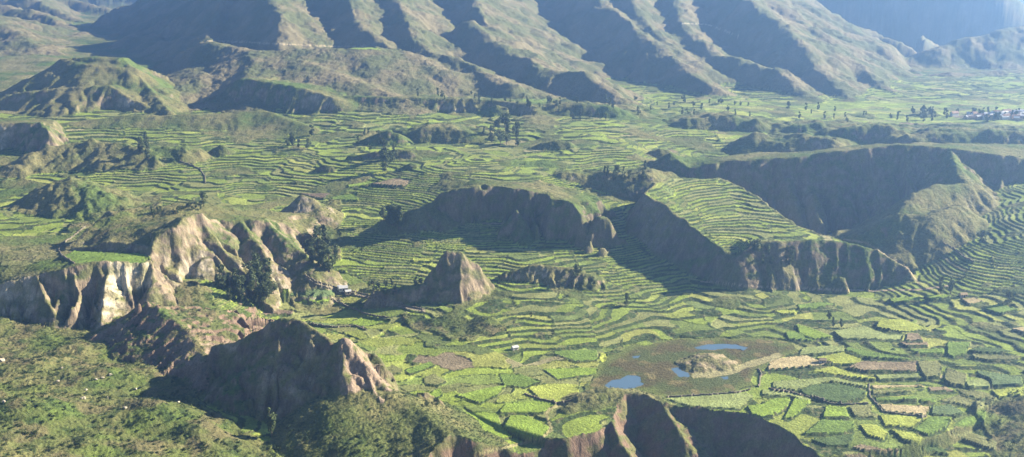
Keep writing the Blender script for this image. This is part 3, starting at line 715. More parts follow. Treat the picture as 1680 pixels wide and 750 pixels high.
# ------------------------------------------------------------------ materials
def new_mat(name):
    m = bpy.data.materials.new(name); m.use_nodes = True
    nt = m.node_tree
    return m, nt, nt.nodes["Principled BSDF"]
def terrain_material():
    m, nt, bs = new_mat("terrain")
    L = nt.links.new; nd = nt.nodes.new
    at = nd("ShaderNodeAttribute"); at.attribute_name = "Col"
    geo = nd("ShaderNodeNewGeometry")
    na = nd("ShaderNodeTexNoise"); na.inputs["Scale"].default_value = .45; na.inputs["Detail"].default_value = 5; na.inputs["Roughness"].default_value = .65
    L(geo.outputs["Position"], na.inputs["Vector"])
    mp = nd("ShaderNodeMapping"); mp.inputs["Scale"].default_value = (.30, .30, .075)
    L(geo.outputs["Position"], mp.inputs["Vector"])
    nb = nd("ShaderNodeTexNoise"); nb.inputs["Scale"].default_value = 1.0; nb.inputs["Detail"].default_value = 6; nb.inputs["Roughness"].default_value = .7
    L(mp.outputs[0], nb.inputs["Vector"])
    mixn = nd("ShaderNodeMix"); mixn.data_type = 'FLOAT'
    L(at.outputs["Alpha"], mixn.inputs[0]); L(na.outputs["Fac"], mixn.inputs[2]); L(nb.outputs["Fac"], mixn.inputs[3])
    mr = nd("ShaderNodeMapRange"); mr.inputs[1].default_value = .25; mr.inputs[2].default_value = .75; mr.inputs[3].default_value = .62; mr.inputs[4].default_value = 1.38
    L(mixn.outputs[0], mr.inputs[0])
    nc_ = nd("ShaderNodeTexNoise"); nc_.inputs["Scale"].default_value = .95; nc_.inputs["Detail"].default_value = 6; nc_.inputs["Roughness"].default_value = .75
    L(geo.outputs["Position"], nc_.inputs["Vector"])
    mr2 = nd("ShaderNodeMapRange"); mr2.inputs[1].default_value = .3; mr2.inputs[2].default_value = .7; mr2.inputs[3].default_value = .6; mr2.inputs[4].default_value = 1.4
    L(nc_.outputs["Fac"], mr2.inputs[0])
    pr = nd("ShaderNodeMath"); pr.operation = 'MULTIPLY'
    L(mr.outputs[0], pr.inputs[0]); L(mr2.outputs[0], pr.inputs[1])
    mul = nd("ShaderNodeVectorMath"); mul.operation = 'SCALE'
    L(at.outputs["Color"], mul.inputs[0]); L(pr.outputs[0], mul.inputs["Scale"])
    L(mul.outputs[0], bs.inputs["Base Color"])
    bp = nd("ShaderNodeBump"); bp.inputs["Strength"].default_value = .8; bp.inputs["Distance"].default_value = 1.8
    L(mixn.outputs[0], bp.inputs["Height"]); L(bp.outputs[0], bs.inputs["Normal"])
    bs.inputs["Roughness"].default_value = .95
    bs.inputs["Specular IOR Level"].default_value = .1
    return m
def plain(name, c, rough=.9, var=.25, scale=.8):
    m, nt, bs = new_mat(name)
    L = nt.links.new; nd = nt.nodes.new
    geo = nd("ShaderNodeNewGeometry")
    na = nd("ShaderNodeTexNoise"); na.inputs["Scale"].default_value = scale; na.inputs["Detail"].default_value = 4
    L(geo.outputs["Position"], na.inputs["Vector"])
    mr = nd("ShaderNodeMapRange"); mr.inputs[1].default_value = .3; mr.inputs[2].default_value = .7; mr.inputs[3].default_value = 1 - var; mr.inputs[4].default_value = 1 + var
    L(na.outputs["Fac"], mr.inputs[0])
    mul = nd("ShaderNodeVectorMath"); mul.operation = 'SCALE'; mul.inputs[0].default_value = c
    L(mr.outputs[0], mul.inputs["Scale"]); L(mul.outputs[0], bs.inputs["Base Color"])
    bs.inputs["Roughness"].default_value = rough
    bs.inputs["Specular IOR Level"].default_value = .2
    return m
def leaf_material(name, c):
    m, nt, bs = new_mat(name)
    L = nt.links.new; nd = nt.nodes.new
    oi = nd("ShaderNodeObjectInfo"); geo = nd("ShaderNodeNewGeometry")
    add = nd("ShaderNodeMath"); add.operation = 'ADD'
    L(oi.outputs["Random"], add.inputs[0]); L(geo.outputs["Random Per Island"], add.inputs[1])
    mr = nd("ShaderNodeMapRange"); mr.inputs[1].default_value = 0; mr.inputs[2].default_value = 2; mr.inputs[3].default_value = .6; mr.inputs[4].default_value = 1.5
    L(add.outputs[0], mr.inputs[0])
    mul = nd("ShaderNodeVectorMath"); mul.operation = 'SCALE'; mul.inputs[0].default_value = c
    L(mr.outputs[0], mul.inputs["Scale"]); L(mul.outputs[0], bs.inputs["Base Color"])
    tr = nd("ShaderNodeBsdfTranslucent"); L(mul.outputs[0], tr.inputs[0])
    ms = nd("ShaderNodeMixShader"); ms.inputs[0].default_value = .25
    L(bs.outputs[0], ms.inputs[1]); L(tr.outputs[0], ms.inputs[2])
    L(ms.outputs[0], nt.nodes["Material Output"].inputs["Surface"])
    bs.inputs["Roughness"].default_value = .75
    bs.inputs["Specular IOR Level"].default_value = .2
    return m
M_TER = terrain_material()
M_BARK = plain("bark", (.13,.10,.075))
M_EUC = leaf_material("eucalyptus_leaves", (.075,.098,.042))
M_BUSH = leaf_material("shrub_leaves", (.034,.054,.018))
M_STONE = plain("dry_stone", (.15,.13,.10), var=.4)
M_PALEROCK = plain("pale_rock", (.34,.30,.24), var=.2)
M_ADOBE = plain("adobe", (.42,.33,.25)); M_WHITE = plain("whitewash", (.55,.52,.47), var=.08)
M_TIN = plain("tin_roof", (.42,.42,.43), rough=.45, var=.15); M_THATCH = plain("thatch", (.34,.25,.15)); M_TILE = plain("tile_roof", (.24,.16,.12))
M_DOOR = plain("dark_opening", (.05,.04,.035))
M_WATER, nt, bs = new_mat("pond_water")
bs.inputs["Base Color"].default_value = (.07, .115, .17, 1); bs.inputs["Roughness"].default_value = .04; bs.inputs["IOR"].default_value = 1.33  # base colour raised to a paler blue, standing in for reflected sky
wnse = nt.nodes.new("ShaderNodeTexNoise"); wnse.inputs["Scale"].default_value = .9
wb = nt.nodes.new("ShaderNodeBump"); wb.inputs["Strength"].default_value = .05
wg = nt.nodes.new("ShaderNodeNewGeometry"); nt.links.new(wg.outputs["Position"], wnse.inputs["Vector"])
nt.links.new(wnse.outputs["Fac"], wb.inputs["Height"]); nt.links.new(wb.outputs[0], bs.inputs["Normal"])

def tag(o, label=None, cat=None, group=None, kind=None):
    if label: o["label"] = label
    if cat: o["category"] = cat
    if group: o["group"] = group
    if kind: o["kind"] = kind
    return o
def mesh_obj(name, verts, faces, mat, parent=None, loc=None):
    me = bpy.data.meshes.new(name)
    me.from_pydata([tuple(v) for v in verts], [], [tuple(f) for f in faces])
    if mat: me.materials.append(mat)
    o = bpy.data.objects.new(name, me)
    COL.objects.link(o)
    if parent: o.parent = parent
    if loc is not None: o.location = loc
    return o

# ------------------------------------------------------------------ cut the land into its pieces
V = np.stack([X, Y, z], 1)
RGBA = np.concatenate([col, rockw[:, None]], 1).astype(np.float32)
def sheet(name, quads, parent=None):
    vids, inv = np.unique(quads, return_inverse=True)
    me = bpy.data.meshes.new(name)
    nq = len(quads)
    me.vertices.add(len(vids)); me.loops.add(nq * 4); me.polygons.add(nq)
    me.vertices.foreach_set("co", V[vids].ravel())
    me.loops.foreach_set("vertex_index", inv.astype(np.int32).ravel())
    me.polygons.foreach_set("loop_start", np.arange(0, nq * 4, 4, dtype=np.int32))
    me.polygons.foreach_set("use_smooth", np.ones(nq, bool))
    ca = me.attributes.new("Col", 'FLOAT_COLOR', 'POINT')
    ca.data.foreach_set("color", RGBA[vids].ravel())
    me.update(calc_edges=True)
    me.materials.append(M_TER)
    o = bpy.data.objects.new(name, me)
    COL.objects.link(o)
    if parent: o.parent = parent
    return o
r = np.arange(NR - 1)[:, None]; c = np.arange(NC - 1)[None]
q0 = (r * NC + c).ravel()
QD = np.stack([q0, q0 + 1, q0 + NC + 1, q0 + NC], 1).astype(np.int32)
# which piece owns each quad
own_q = owner[q0].astype(np.int64)
keep = {'valley'}
SMALL = {'small_knoll'}
wild_q = (wild[q0] > 0) & (own_q == 0) & (X[q0] < -60) & (Y[q0] < 900)
# a plot quad: all corners in the same plot
fq = fid[QD]
plot_q = np.where((fq == fq[:, :1]).all(1), fq[:, 0], 0)
pq = pth[QD]
path_q = np.where((pq > 0).sum(1) >= 2, pq.max(1), 0)
plot_q[path_q > 0] = 0
wet_q = iswet[QD].all(1) & (path_q == 0)
# apparent size of each plot, from the photo's position
Pxy = np.stack([PX, PY], 1)
e1 = Pxy[QD[:, 2]] - Pxy[QD[:, 0]]; e2 = Pxy[QD[:, 3]] - Pxy[QD[:, 1]]
area = .5 * np.abs(e1[:, 0] * e2[:, 1] - e1[:, 1] * e2[:, 0])
inview = (PX[q0] > 0) & (PX[q0] < 1680) & (PY[q0] > 0) & (PY[q0] < 750)
pid, pinv = np.unique(plot_q, return_inverse=True)
pa = np.bincount(pinv, weights=area * inview)
pa[pid == 0] = 0
man = (pid > 0) & (pid <= len(PL))
score = pa + man * 1e4 * (pa > 12)
top = np.argsort(-score)[:300]
top = top[score[top] > 20]
rankmap = np.full(len(pid), -1); rankmap[top] = np.arange(len(top))
plot_rank = rankmap[pinv]

LAB = {
 'valley': ('valley_floor','green terraced valley floor of small fields between the hills','valley'),
 'hillside': ('brushy_hillside','brushy green hillside falling from the pale cliff, dotted with rocks','hillside'),
 'mountain_spur_west': ('mountain_spur','olive mountain slope with a pale bench above a wide shaded flank','mountain'),
 'mountain_spur_gully': ('mountain_spur','narrow mountain spur between two shaded gullies above the small bright field','mountain'),
 'mountain_spur_broad': ('mountain_spur','broad smooth grassy mountain spur beside the darkest ravine','mountain'),
 'mountain_spur_narrow': ('mountain_spur','mountain spur with two thin sunlit crests over dark lower flank','mountain'),
 'mountain_spur_long': ('mountain_spur','long straight mountain spur with grooved sunlit face in the middle of the range','mountain'),
 'mountain_spur_banded': ('mountain_spur','mountain spur with pale horizontal bands and a track','mountain'),
 'mountain_spur_east': ('mountain_spur','long straight spur that ends the range beside the hazy valley mouth','mountain'),
 'mountain_far_east': ('mountain','hazy blue mountain beyond the village','mountain'),
 'mountain_far_range': ('mountain','farthest blue mountain wall under the patch of sky','mountain'),
 'mountain_far_west': ('mountain','distant eroded hills behind the conical hill','mountain'),
 'conical_hill': ('conical_hill','flat topped conical hill with terraced side and eroded gullies','hill'),
 'low_cliff_range': ('low_cliff','low broken cliff line at the foot of the mountains','cliff'),
 'dark_front_mesa': ('mesa','small flat mesa with dark front cliff below the conical hill','mesa'),
 'grassy_mesa': ('grassy_mesa','long smooth grassy mesa with a wavy rim','mesa'),
 'grassy_ridge_hill': ('grassy_hill','grassy ridge with a round knob and shaded end','hill'),
 'grassy_knoll': ('grassy_knoll','bare grassy knoll with a rocky top among terraces','hill'),
 'eroded_hill': ('eroded_hill','dry grassy hill with pale eroded bluffs on its side','hill'),
 'pale_cliff': ('pale_cliff','fluted cliff with a bright pale scar above the brushy slope','cliff'),
 'brown_rocky_hill': ('rocky_hill','reddish brown rocky hill with small pinnacles','hill'),
 'rock_peak': ('rock_peak','dark pointed rock peak casting a long shadow','peak'),
 'brushy_spur': ('brushy_spur','brush covered spur running down from the dark rock peak','hill'),
 'pointed_knoll': ('pointed_knoll','small pointed rocky knoll with a low tail amid terraces','hill'),
 'low_rocky_ridge': ('rocky_ridge','low rocky ridge between terraces beside the pointed knoll','hill'),
 'central_cliff': ('central_cliff','dark shaded cliff above curved terraces in mid valley','cliff'),
 'terraced_mesa': ('terraced_mesa','mesa with terraced top and dark shaded flanks','mesa'),
 'great_cliff': ('great_cliff','great dark cliff with a level rim, the largest in the valley','cliff'),
 'spur_hill': ('spur_hill','rounded hill with sunlit crests in front of the great dark cliff','hill'),
 'small_knoll': ('knoll','scattered small dark knolls and low bluffs among far terraces','hill'),
 'low_bluff': ('low_bluff','low broken bluffs and banks crossing the far terraces','cliff'),
 'islet': ('islet','tan grassy mound rising from the brown marsh','hill'),
 'foreground_bluff': ('bluff','dark brown bluff with sunlit rib below the marsh','cliff')}
inv_own = {v: k for k, v in OWN.items()}
rest = np.ones(len(QD), bool)
valley = None
plots_mask = plot_rank >= 0
rest &= ~plots_mask & (path_q == 0) & ~wet_q
obj_by = {}
groups = [('hillside', rest & wild_q)]
rest &= ~wild_q
for nm, k in inv_own.items():
    groups.append((nm, rest & (own_q == k)))
for nm, m in groups:
    if not m.any(): continue
    name, label, cat = LAB[nm]
    o = sheet(name, QD[m])
    tag(o, label, cat, kind='structure')
    obj_by[nm] = o
order = np.argsort(plot_rank, kind='stable')
order = order[plot_rank[order] >= 0]
bounds = np.searchsorted(plot_rank[order], np.arange(len(top) + 1))
for i in range(len(top)):
    qs = order[bounds[i]:bounds[i + 1]]
    oq = OWN[int(np.bincount(own_q[qs]).argmax())]
    par = obj_by.get(oq, obj_by['valley'])
    sheet('field', QD[qs], par)
PLAB = {'dirt_track': 'pale dirt track along the foot of the terraced mesa','dirt_path':'grassy dirt path winding above the brown bluff','sandy_strip':'pale sandy strip joining the marsh mound to the fields',
        'walled_lane':'straight lane between stone walls past the pale huts','dirt_road':'thin pale road on the mountain bench','mountain_track':'short pale track across the banded mountain spur','crest_footpath':'pale footpath along the narrow crest under the terraced mesa'}
for q, (nm, pl, w, cc) in enumerate(PATHS):
    m = path_q == q + 1
    if m.any(): tag(sheet(nm, QD[m]), PLAB[nm], 'path', kind='structure')
tag(sheet('marsh', QD[wet_q]), 'brown reedy marsh around the ponds', 'marsh', kind='structure')
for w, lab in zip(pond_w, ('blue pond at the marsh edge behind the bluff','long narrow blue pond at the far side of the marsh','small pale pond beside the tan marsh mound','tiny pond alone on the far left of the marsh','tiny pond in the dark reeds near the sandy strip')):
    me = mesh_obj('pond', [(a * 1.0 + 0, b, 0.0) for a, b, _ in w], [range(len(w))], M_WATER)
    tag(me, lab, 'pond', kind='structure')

# ------------------------------------------------------------------ plants
def cards(centres, radii, per, size, rs, flat=1.0):
    vs = []; fs = []
    for c, rd in zip(centres, radii):
        for i in range(per):
            d = rs.normal(size=3); d /= np.linalg.norm(d) + 1e-6
            p = np.array(c) + d * rd * rs.uniform(.45, 1.0) * np.array([1, 1, flat])
            a = rs.normal(size=3); a /= np.linalg.norm(a)
            b = np.cross(a, d + rs.normal(size=3) * .6); b /= np.linalg.norm(b) + 1e-6
            s = size * rs.uniform(.6, 1.3)
            k = len(vs)
            vs += [p - a * s * .5, p + b * s * .35, p + a * s * .5, p - b * s * .35]
            fs.append((k, k + 1, k + 2, k + 3))
    return vs, fs
def tube(path, radii, n=6):
    vs = []; fs = []
    for (px_, py_, pz_), rr in zip(path, radii):
        for i in range(n):
            a = 2 * math.pi * i / n
            vs.append((px_ + rr * math.cos(a), py_ + rr * math.sin(a), pz_))
    for s in range(len(path) - 1):
        for i in range(n):
            fs.append((s*n+i, s*n+(i+1) % n, (s+1)*n+(i+1) % n, (s+1)*n+i))
    return vs, fs
TREES = []
for t in range(6):
    rs = np.random.default_rng(100 + t)
    tall = t < 4
    wdt = (.20 if tall else .32) * rs.uniform(.85, 1.2)
    lean = rs.normal(size=2) * .03
    tv, tf = tube([(0, 0, -.06), (lean[0]*.4, lean[1]*.4, .3), (lean[0], lean[1], .62), (lean[0]*1.3, lean[1]*1.3, .9)], [.022, .017, .011, .003])
    cs = []; rd = []
    for i in range(15 if tall else 14):
        h = rs.uniform(.14, .95) if tall else rs.uniform(.16, .88)
        w = wdt * (math.sin(math.pi * min(1, (h - .08) / .95)) ** .7)
        a = rs.uniform(0, 6.28); q = rs.uniform(.2, .85)
        c_ = (lean[0]*h + w*q*math.cos(a), lean[1]*h + w*q*math.sin(a), h)
        cs.append(c_); rd.append(rs.uniform(.065, .12) * (1.0 if tall else 1.3))
        bv, bf = tube([(lean[0]*h*.8, lean[1]*h*.8, max(.15, h - .16)), c_], [.007, .003], 4)
        k = len(tv); tv += bv; tf += [tuple(x + k for x in f) for f in bf]
    lv, lf = cards(cs, rd, 60, .075, rs, 1.15)
    mt_ = bpy.data.meshes.new("trunk"); mt_.from_pydata([tuple(v) for v in tv], [], tf); mt_.materials.append(M_BARK)
    ml_ = bpy.data.meshes.new("crown"); ml_.from_pydata([tuple(v) for v in lv], [], lf); ml_.materials.append(M_EUC)
    TREES.append((mt_, ml_))
def ground(px, py):
    r_, c_ = hit(px, py, z)
    i = r_ * NC + c_
    return float(X[i]), float(Y[i]), float(z[i])
def tree(px, py, hpx, label, group, kind=None, rs=random):
    x, y_, zz = ground(px, py)
    hm = hpx * math.hypot(y_, H - zz) / F * 1.02
    e = bpy.data.objects.new("eucalyptus_tree" if hpx > 13 else "tree", None)
    COL.objects.link(e)
    e.location = (x, y_, zz - .2)
    e.rotation_euler = (0, 0, rs.uniform(0, 6.28))
    wv = rs.uniform(.85, 1.25)
    e.scale = (hm * wv, hm * wv, hm)
    e.empty_display_size = .1
    tag(e, label, "tree", group)
    tk = kind if kind is not None else rs.randrange(6)
    for nm, me in zip(("trunk", "crown"), TREES[tk]):
        o = bpy.data.objects.new(nm, me); COL.objects.link(o); o.parent = e
    return e
rt = random.Random(5)
def clump(poly, nt_, h0, h1, label, group):
    xs = [p[0] for p in poly]; ys = [p[1] for p in poly]
    k = 0; tries = 0; made = []
    while k < nt_ and tries < nt_ * 40:
        tries += 1
        a, b = rt.uniform(min(xs), max(xs)), rt.uniform(min(ys), max(ys))
        if not _inside(poly, np.array([a]), np.array([b]))[0]: continue
        h_ = rt.uniform(h0, h1)
        made.append((a, b, h_, tree(a, b, h_, label, group, None, rt))); k += 1
    short = label.replace('eucalyptus ', '')
    for key, word in ((lambda m: m[0], 'leftmost '), (lambda m: -m[0], 'rightmost '), (lambda m: -m[2], 'tallest '), (lambda m: -m[1], 'nearest ')):
        m = min(made, key=key)
        if m[3]["label"] == label: m[3]["label"] = word + short
clump([(362,470),(440,448),(455,480),(430,505),(375,500)], 26, 20, 42, 'eucalyptus tree in the grove below the pale eroded bluffs', 'grove below the bluffs')
clump([(502,405),(522,395),(555,430),(545,448),(505,445)], 15, 20, 40, 'eucalyptus tree in the clump at the right end of the eroded hill', 'clump beside the eroded hill')
clump([(618,362),(655,355),(660,376),(625,378)], 9, 22, 38, 'eucalyptus tree in the dark cluster left of the central cliff', 'cluster beside the central cliff')
clump([(225,240),(250,238),(250,262),(225,262)], 7, 12, 28, 'tree in the small stand on the grassy ridge slope', 'stand on the grassy ridge')
clump([(245,350),(335,335),(335,345),(250,362)], 22, 7, 12, 'small tree in the row behind the eroded hill', 'row behind the eroded hill')
clump([(790,215),(850,205),(850,245),(800,248)], 12, 14, 30, 'tree in the loose grove above the middle terraces', 'loose grove above the terraces')
clump([(985,283),(1060,280),(1058,300),(995,302)], 20, 8, 18, 'tree in the row on the low bank left of the terraced mesa', 'row on the low bank')
clump([(850,165),(1010,170),(1010,200),(860,200)], 24, 8, 15, 'tree scattered at the foot of the mountains', 'trees at the mountain foot')
clump([(1020,165),(1240,172),(1240,192),(1040,190)], 24, 7, 13, 'tree in the hazy line below the long mountain spurs', 'hazy line of trees')
clump([(1270,178),(1420,182),(1420,205),(1280,200)], 12, 7, 15, 'tree among the far bright fields', 'trees among the far fields')
clump([(1440,186),(1690,184),(1690,200),(1450,202)], 34, 8, 16, 'tree among the village houses', 'village trees')
clump([(1225,405),(1300,405),(1300,440),(1235,440)], 16, 9, 20, 'tree on the shaded cliff under the terraced mesa', 'trees on the shaded cliff')
clump([(660,155),(860,155),(860,175),(680,172)], 18, 7, 14, 'tree on the low cliff line under the mountain', 'trees on the low cliff line')
clump([(560,215),(700,225),(700,262),(580,265)], 10, 10, 18, 'tree by the dark knolls in the far terraces', 'trees by the dark knolls')
clump([(1510,180),(1540,178),(1545,202),(1512,203)], 6, 11, 18, 'tree in the dense group left of the village', 'dense group by the village')
clump([(460,225),(520,222),(520,245),(465,245)], 6, 14, 24, 'tree in the thin group on the upper left terraces', 'thin group on the upper terraces')
clump([(610,470),(690,470),(690,486),(612,486)], 12, 8, 17, 'bushy tree on the tail of the pointed knoll', 'trees on the knoll tail')
for a in ((445,716,48,'lone tree in the shadow of the dark rock peak'),(628,265,38,'upper tree of the tall pair in the middle terraces'),(633,279,36,'lower tree of the tall pair in the middle terraces'),
          (331,336,24,'round lone tree above the eroded hill'),(297,260,20,'lone tree at the top corner of the terraces'),(1025,502,24,'lone tree amid the long curved terraces'),
          (945,456,26,'tree at the end of the low rocky ridge'),(612,479,22,'leftmost tree before the pointed knoll'),(1541,482,30,'tall tree at the end of the dirt track'),(1559,484,28,'tall tree second from the end of the dirt track'),
          (1652,500,24,'dark tree on the right hand terraces'),(1359,527,17,'slim tree, highest of three above the yellow field'),(1366,537,17,'slim tree, middle of three above the yellow field'),(1380,538,15,'slim tree, rightmost of three above the yellow field'),
          (700,668,13,'small round tree left of a pair in the bright fields'),(716,666,16,'small round tree right of a pair in the bright fields'),(905,550,10,'small tree on a terrace bank left of the marsh'),(1240,420,28,'largest tree at the corner of the terraced mesa'),
          (1610,398,22,'dark tree at the foot of the rounded spur hill'),(870,520,10,'small dark tree on the middle terraces'),(1480,660,9,'small tree at a field corner in the right fields'),(1562,690,12,'small tree at the junction of two hedges')):
    tree(a[0], a[1], a[2], a[3], None, 4 if a[2] < 26 and 'slim' not in a[3] else None, rt)

# shrubs
SHR = []
for t in range(5):
    rs = np.random.default_rng(300 + t)
    cs = [(rs.uniform(-.3, .3), rs.uniform(-.3, .3), rs.uniform(.15, .45)) for i in range(5)]
    lv, lf = cards(cs, [.3] * 5, 14, .26, rs, .8)
    SHR.append((np.array(lv, np.float32), np.array(lf, np.int32)))
shrub_me = []
for v_, f_ in SHR:
    me = bpy.data.meshes.new("shrub"); me.from_pydata([tuple(a) for a in v_], [], [tuple(a) for a in f_]); me.materials.append(M_BUSH); shrub_me.append(me)
# candidate spots: brush on wild ground, hedges and banks, weighted to what shows large
dens = np.where(wild > 0, .30, 0) * np.where(n2 > -.1, 1, .25)
dens = np.where(owned('brushy_spur'), .55, dens)
dens = np.where(owned('foreground_bluff', 'brown_rocky_hill', 'rock_peak') & (SL0 < 1.2), .10, dens)
dens = np.where(owned('eroded_hill', 'pale_cliff') & (SL0 < .9) & (Y < 1000), .02, dens)
dens = np.where(owned('central_cliff', 'terraced_mesa', 'great_cliff', 'eroded_hill', 'pale_cliff', 'rock_peak', 'brown_rocky_hill', 'pointed_knoll', 'spur_hill', 'low_rocky_ridge') & (n2 > -.1) & (TERR < .5), np.maximum(dens, .035), dens)
dens = np.where(onfarm & (edge > .5) & (Y < 1150), .07, dens)
dens = np.where(iswet, 0.0, dens)
dens = np.where((PX < -40) | (PX > 1720) | (PY > 790) | (PY < 250), 0, dens)
cell_a = np.gradient(yg)[np.repeat(np.arange(NR), NC)] * Y * (ug[1] - ug[0])
prob = dens * cell_a * .75
pick = np.nonzero(RNG.random(N) < prob)[0]
siz = .6 + 2.4 * RNG.random(len(pick)) ** 2.2 * np.where(wild[pick] > 0, 1.0, .8)
app = siz / np.hypot(Y[pick], H)
# keep the largest ones in view as single shrubs
vis = np.zeros(len(pick), bool)
zc = z.reshape(NR, NC)
ang = (H - zc) / np.maximum(yg, 1)[:, None]
hor = np.minimum.accumulate(np.where(yg[:, None] > 500, ang, 9), axis=0).ravel()
vis = (ang.ravel()[pick] <= hor[pick] * 1.004) & (PX[pick] > 5) & (PX[pick] < 1675) & (PY[pick] < 745)
big = np.argsort(-(app * vis))[:300]
SL = {0: ('green shrub on the brushy hillside', 'shrubs on the brushy hillside'), 1: ('shrub on the spur below the dark rock peak', 'shrubs on the brushy spur'), 2: ('shrub on a field bank or hedge line', 'shrubs on field banks'), 3: ('shrub clinging to the rocky slopes', 'shrubs on rocky slopes')}
for i in big:
    k = pick[i]
    o = bpy.data.objects.new("shrub", shrub_me[i % 5]); COL.objects.link(o)
    s_ = float(siz[i])
    o.location = (float(X[k]), float(Y[k]), float(z[k]) - .1); o.scale = (s_, s_, s_ * .85); o.rotation_euler = (0, 0, random.uniform(0, 6.28))
    on = OWN[int(owner[k])]
    w_ = 1 if on == 'brushy_spur' else 0 if (wild[k] > 0 and on == 'valley' and X[k] < -60) else 2 if on == 'valley' else 3
    tag(o, SL[w_][0], "shrub", SL[w_][1])
m_ = np.ones(len(pick), bool); m_[big] = False
restp = pick[m_]; rests = siz[m_]
if len(restp) > 17000:
    sel = RNG.permutation(len(restp))[:17000]; restp = restp[sel]; rests = rests[sel]
av = []; af = []; off = 0
for t in range(5):
    v_, f_ = SHR[t]
    f_ = f_[::4]                                    # lighter copies for the mass
    us = np.unique(f_); mp_ = np.zeros(len(v_), np.int64); mp_[us] = np.arange(len(us)); v2 = v_[us]; f2 = mp_[f_]
    ids = np.arange(t, len(restp), 5)
    if len(ids) == 0: continue
    a = RNG.uniform(0, 6.28, len(ids)); s_ = rests[ids]
    ca, sa = np.cos(a), np.sin(a)
    vx = (v2[None, :, 0] * ca[:, None] - v2[None, :, 1] * sa[:, None]) * s_[:, None] * 1.25 + X[restp[ids]][:, None]
    vy = (v2[None, :, 0] * sa[:, None] + v2[None, :, 1] * ca[:, None]) * s_[:, None] * 1.25 + Y[restp[ids]][:, None]
    vz = v2[None, :, 2] * s_[:, None] * .9 + z[restp[ids]][:, None] - .1
    av.append(np.stack([vx, vy, vz], 2).reshape(-1, 3))
    af.append((f2[None] + (np.arange(len(ids)) * len(v2))[:, None, None] + off).reshape(-1, 4))
    off += len(ids) * len(v2)
av = np.concatenate(av).astype(np.float32); af = np.concatenate(af).astype(np.int32)
me = bpy.data.meshes.new("undergrowth")
me.vertices.add(len(av)); me.loops.add(len(af) * 4); me.polygons.add(len(af))
me.vertices.foreach_set("co", av.ravel()); me.loops.foreach_set("vertex_index", af.ravel()); me.polygons.foreach_set("loop_start", np.arange(0, len(af) * 4, 4, dtype=np.int32))
me.update(calc_edges=True); me.materials.append(M_BUSH)
o = bpy.data.objects.new("undergrowth", me); COL.objects.link(o)
tag(o, 'low dark green brush over slopes and field banks', 'undergrowth', kind='stuff')

# ------------------------------------------------------------------ boulders
def rock_mesh(seed, mat):
    rs = np.random.default_rng(seed)
    import bmesh
    bm = bmesh.new(); bmesh.ops.create_icosphere(bm, subdivisions=2, radius=1)
    for v in bm.verts:
        p = np.array(v.co)
        f = 1 + .28 * math.sin(p[0]*3.1 + seed) * math.cos(p[1]*2.7 + seed*2) + .18 * rs.normal() * .5
        v.co = (p[0]*f*1.2, p[1]*f, p[2]*f*.75)
    me = bpy.data.meshes.new("boulder"); bm.to_mesh(me); bm.free(); me.materials.append(mat)
    return me
RK = [rock_mesh(s, M_PALEROCK) for s in range(4)]
BL = [(370,265,1.0,'pale boulder alone on the upper brushy hillside'),(540,375,1.5,'brightest white boulder on the brushy hillside'),(715,230,1.0,'pale boulder just under the reddish rocky hill'),(550,322,.9,'pale boulder above the brightest white one'),
      (875,315,1.0,'pale boulder in brush right of the hillside middle'),(810,440,1.1,'pale boulder at the top of the bright grass strip'),(700,368,.8,'small pale boulder between two larger ones'),(20,395,1.1,'pale boulder at the left edge of the hillside'),
      (400,182,.8,'small pale boulder near the top of the brushy hillside'),(620,250,.9,'left pale boulder of two close together under the rocky hill'),(662,243,.8,'right pale boulder of two close together under the rocky hill'),(1150,400,.9,'pale boulder at the edge of the peak shadow'),(10,135,2.0,'large pinkish boulder at the left edge above the hillside')]
for i, (a, b, s_, lab) in enumerate(BL):
    x, y_, zz = ground(max(2, a / 3.948), 560 + b / 3.948)
    o = bpy.data.objects.new("boulder", RK[i % 4]); COL.objects.link(o)
    o.location = (x, y_, zz + s_ * .5); o.scale = (s_, s_, s_); o.rotation_euler = (0, 0, i * 1.3)
    tag(o, lab, "boulder", "boulders on the brushy hillside")

# ------------------------------------------------------------------ stone walls
def wall(pts, label, hw=.45, hh=1.0):
    vs = []; fs = []
    P3 = []
    for (a, b), (c_, d) in zip(pts[:-1], pts[1:]):
        L_ = max(2, int(math.hypot(c_ - a, d - b) / 1.6))
        for i in range(L_): P3.append(ground(a + (c_ - a) * i / L_, b + (d - b) * i / L_))
    P3.append(ground(*pts[-1]))
    P3 = [p for i, p in enumerate(P3) if i == 0 or (abs(p[1] - P3[i-1][1]) < 25)]
    rs = random.Random(len(label))
    for i, p in enumerate(P3):
        a = P3[max(0, i - 1)]; b = P3[min(len(P3) - 1, i + 1)]
        dx, dy_ = b[0] - a[0], b[1] - a[1]; l = math.hypot(dx, dy_) + 1e-6
        nx, ny = -dy_ / l * hw, dx / l * hw
        h_ = hh * rs.uniform(.75, 1.2); j = rs.uniform(.85, 1.15)
        vs += [(p[0] - nx*1.2, p[1] - ny*1.2, p[2] - .6), (p[0] - nx*j*.8, p[1] - ny*j*.8, p[2] + h_), (p[0] + nx*j*.8, p[1] + ny*j*.8, p[2] + h_ * rs.uniform(.9, 1.05)), (p[0] + nx*1.2, p[1] + ny*1.2, p[2] - .6)]
    for i in range(len(P3) - 1):
        k = i * 4
        for q in range(3): fs.append((k + q, k + q + 1, k + 5 + q, k + 4 + q))
    k = len(vs) - 4
    fs += [(0, 3, 2, 1), (k, k + 1, k + 2, k + 3)]
    o = mesh_obj("stone_wall", vs, fs, M_STONE)
    tag(o, label, "wall")
wall(rg(420,370,[(318,328),(380,366),(545,412),(722,452),(830,496),(960,524),(1085,546)]), 'dry stone wall along the upper side of the walled lane')
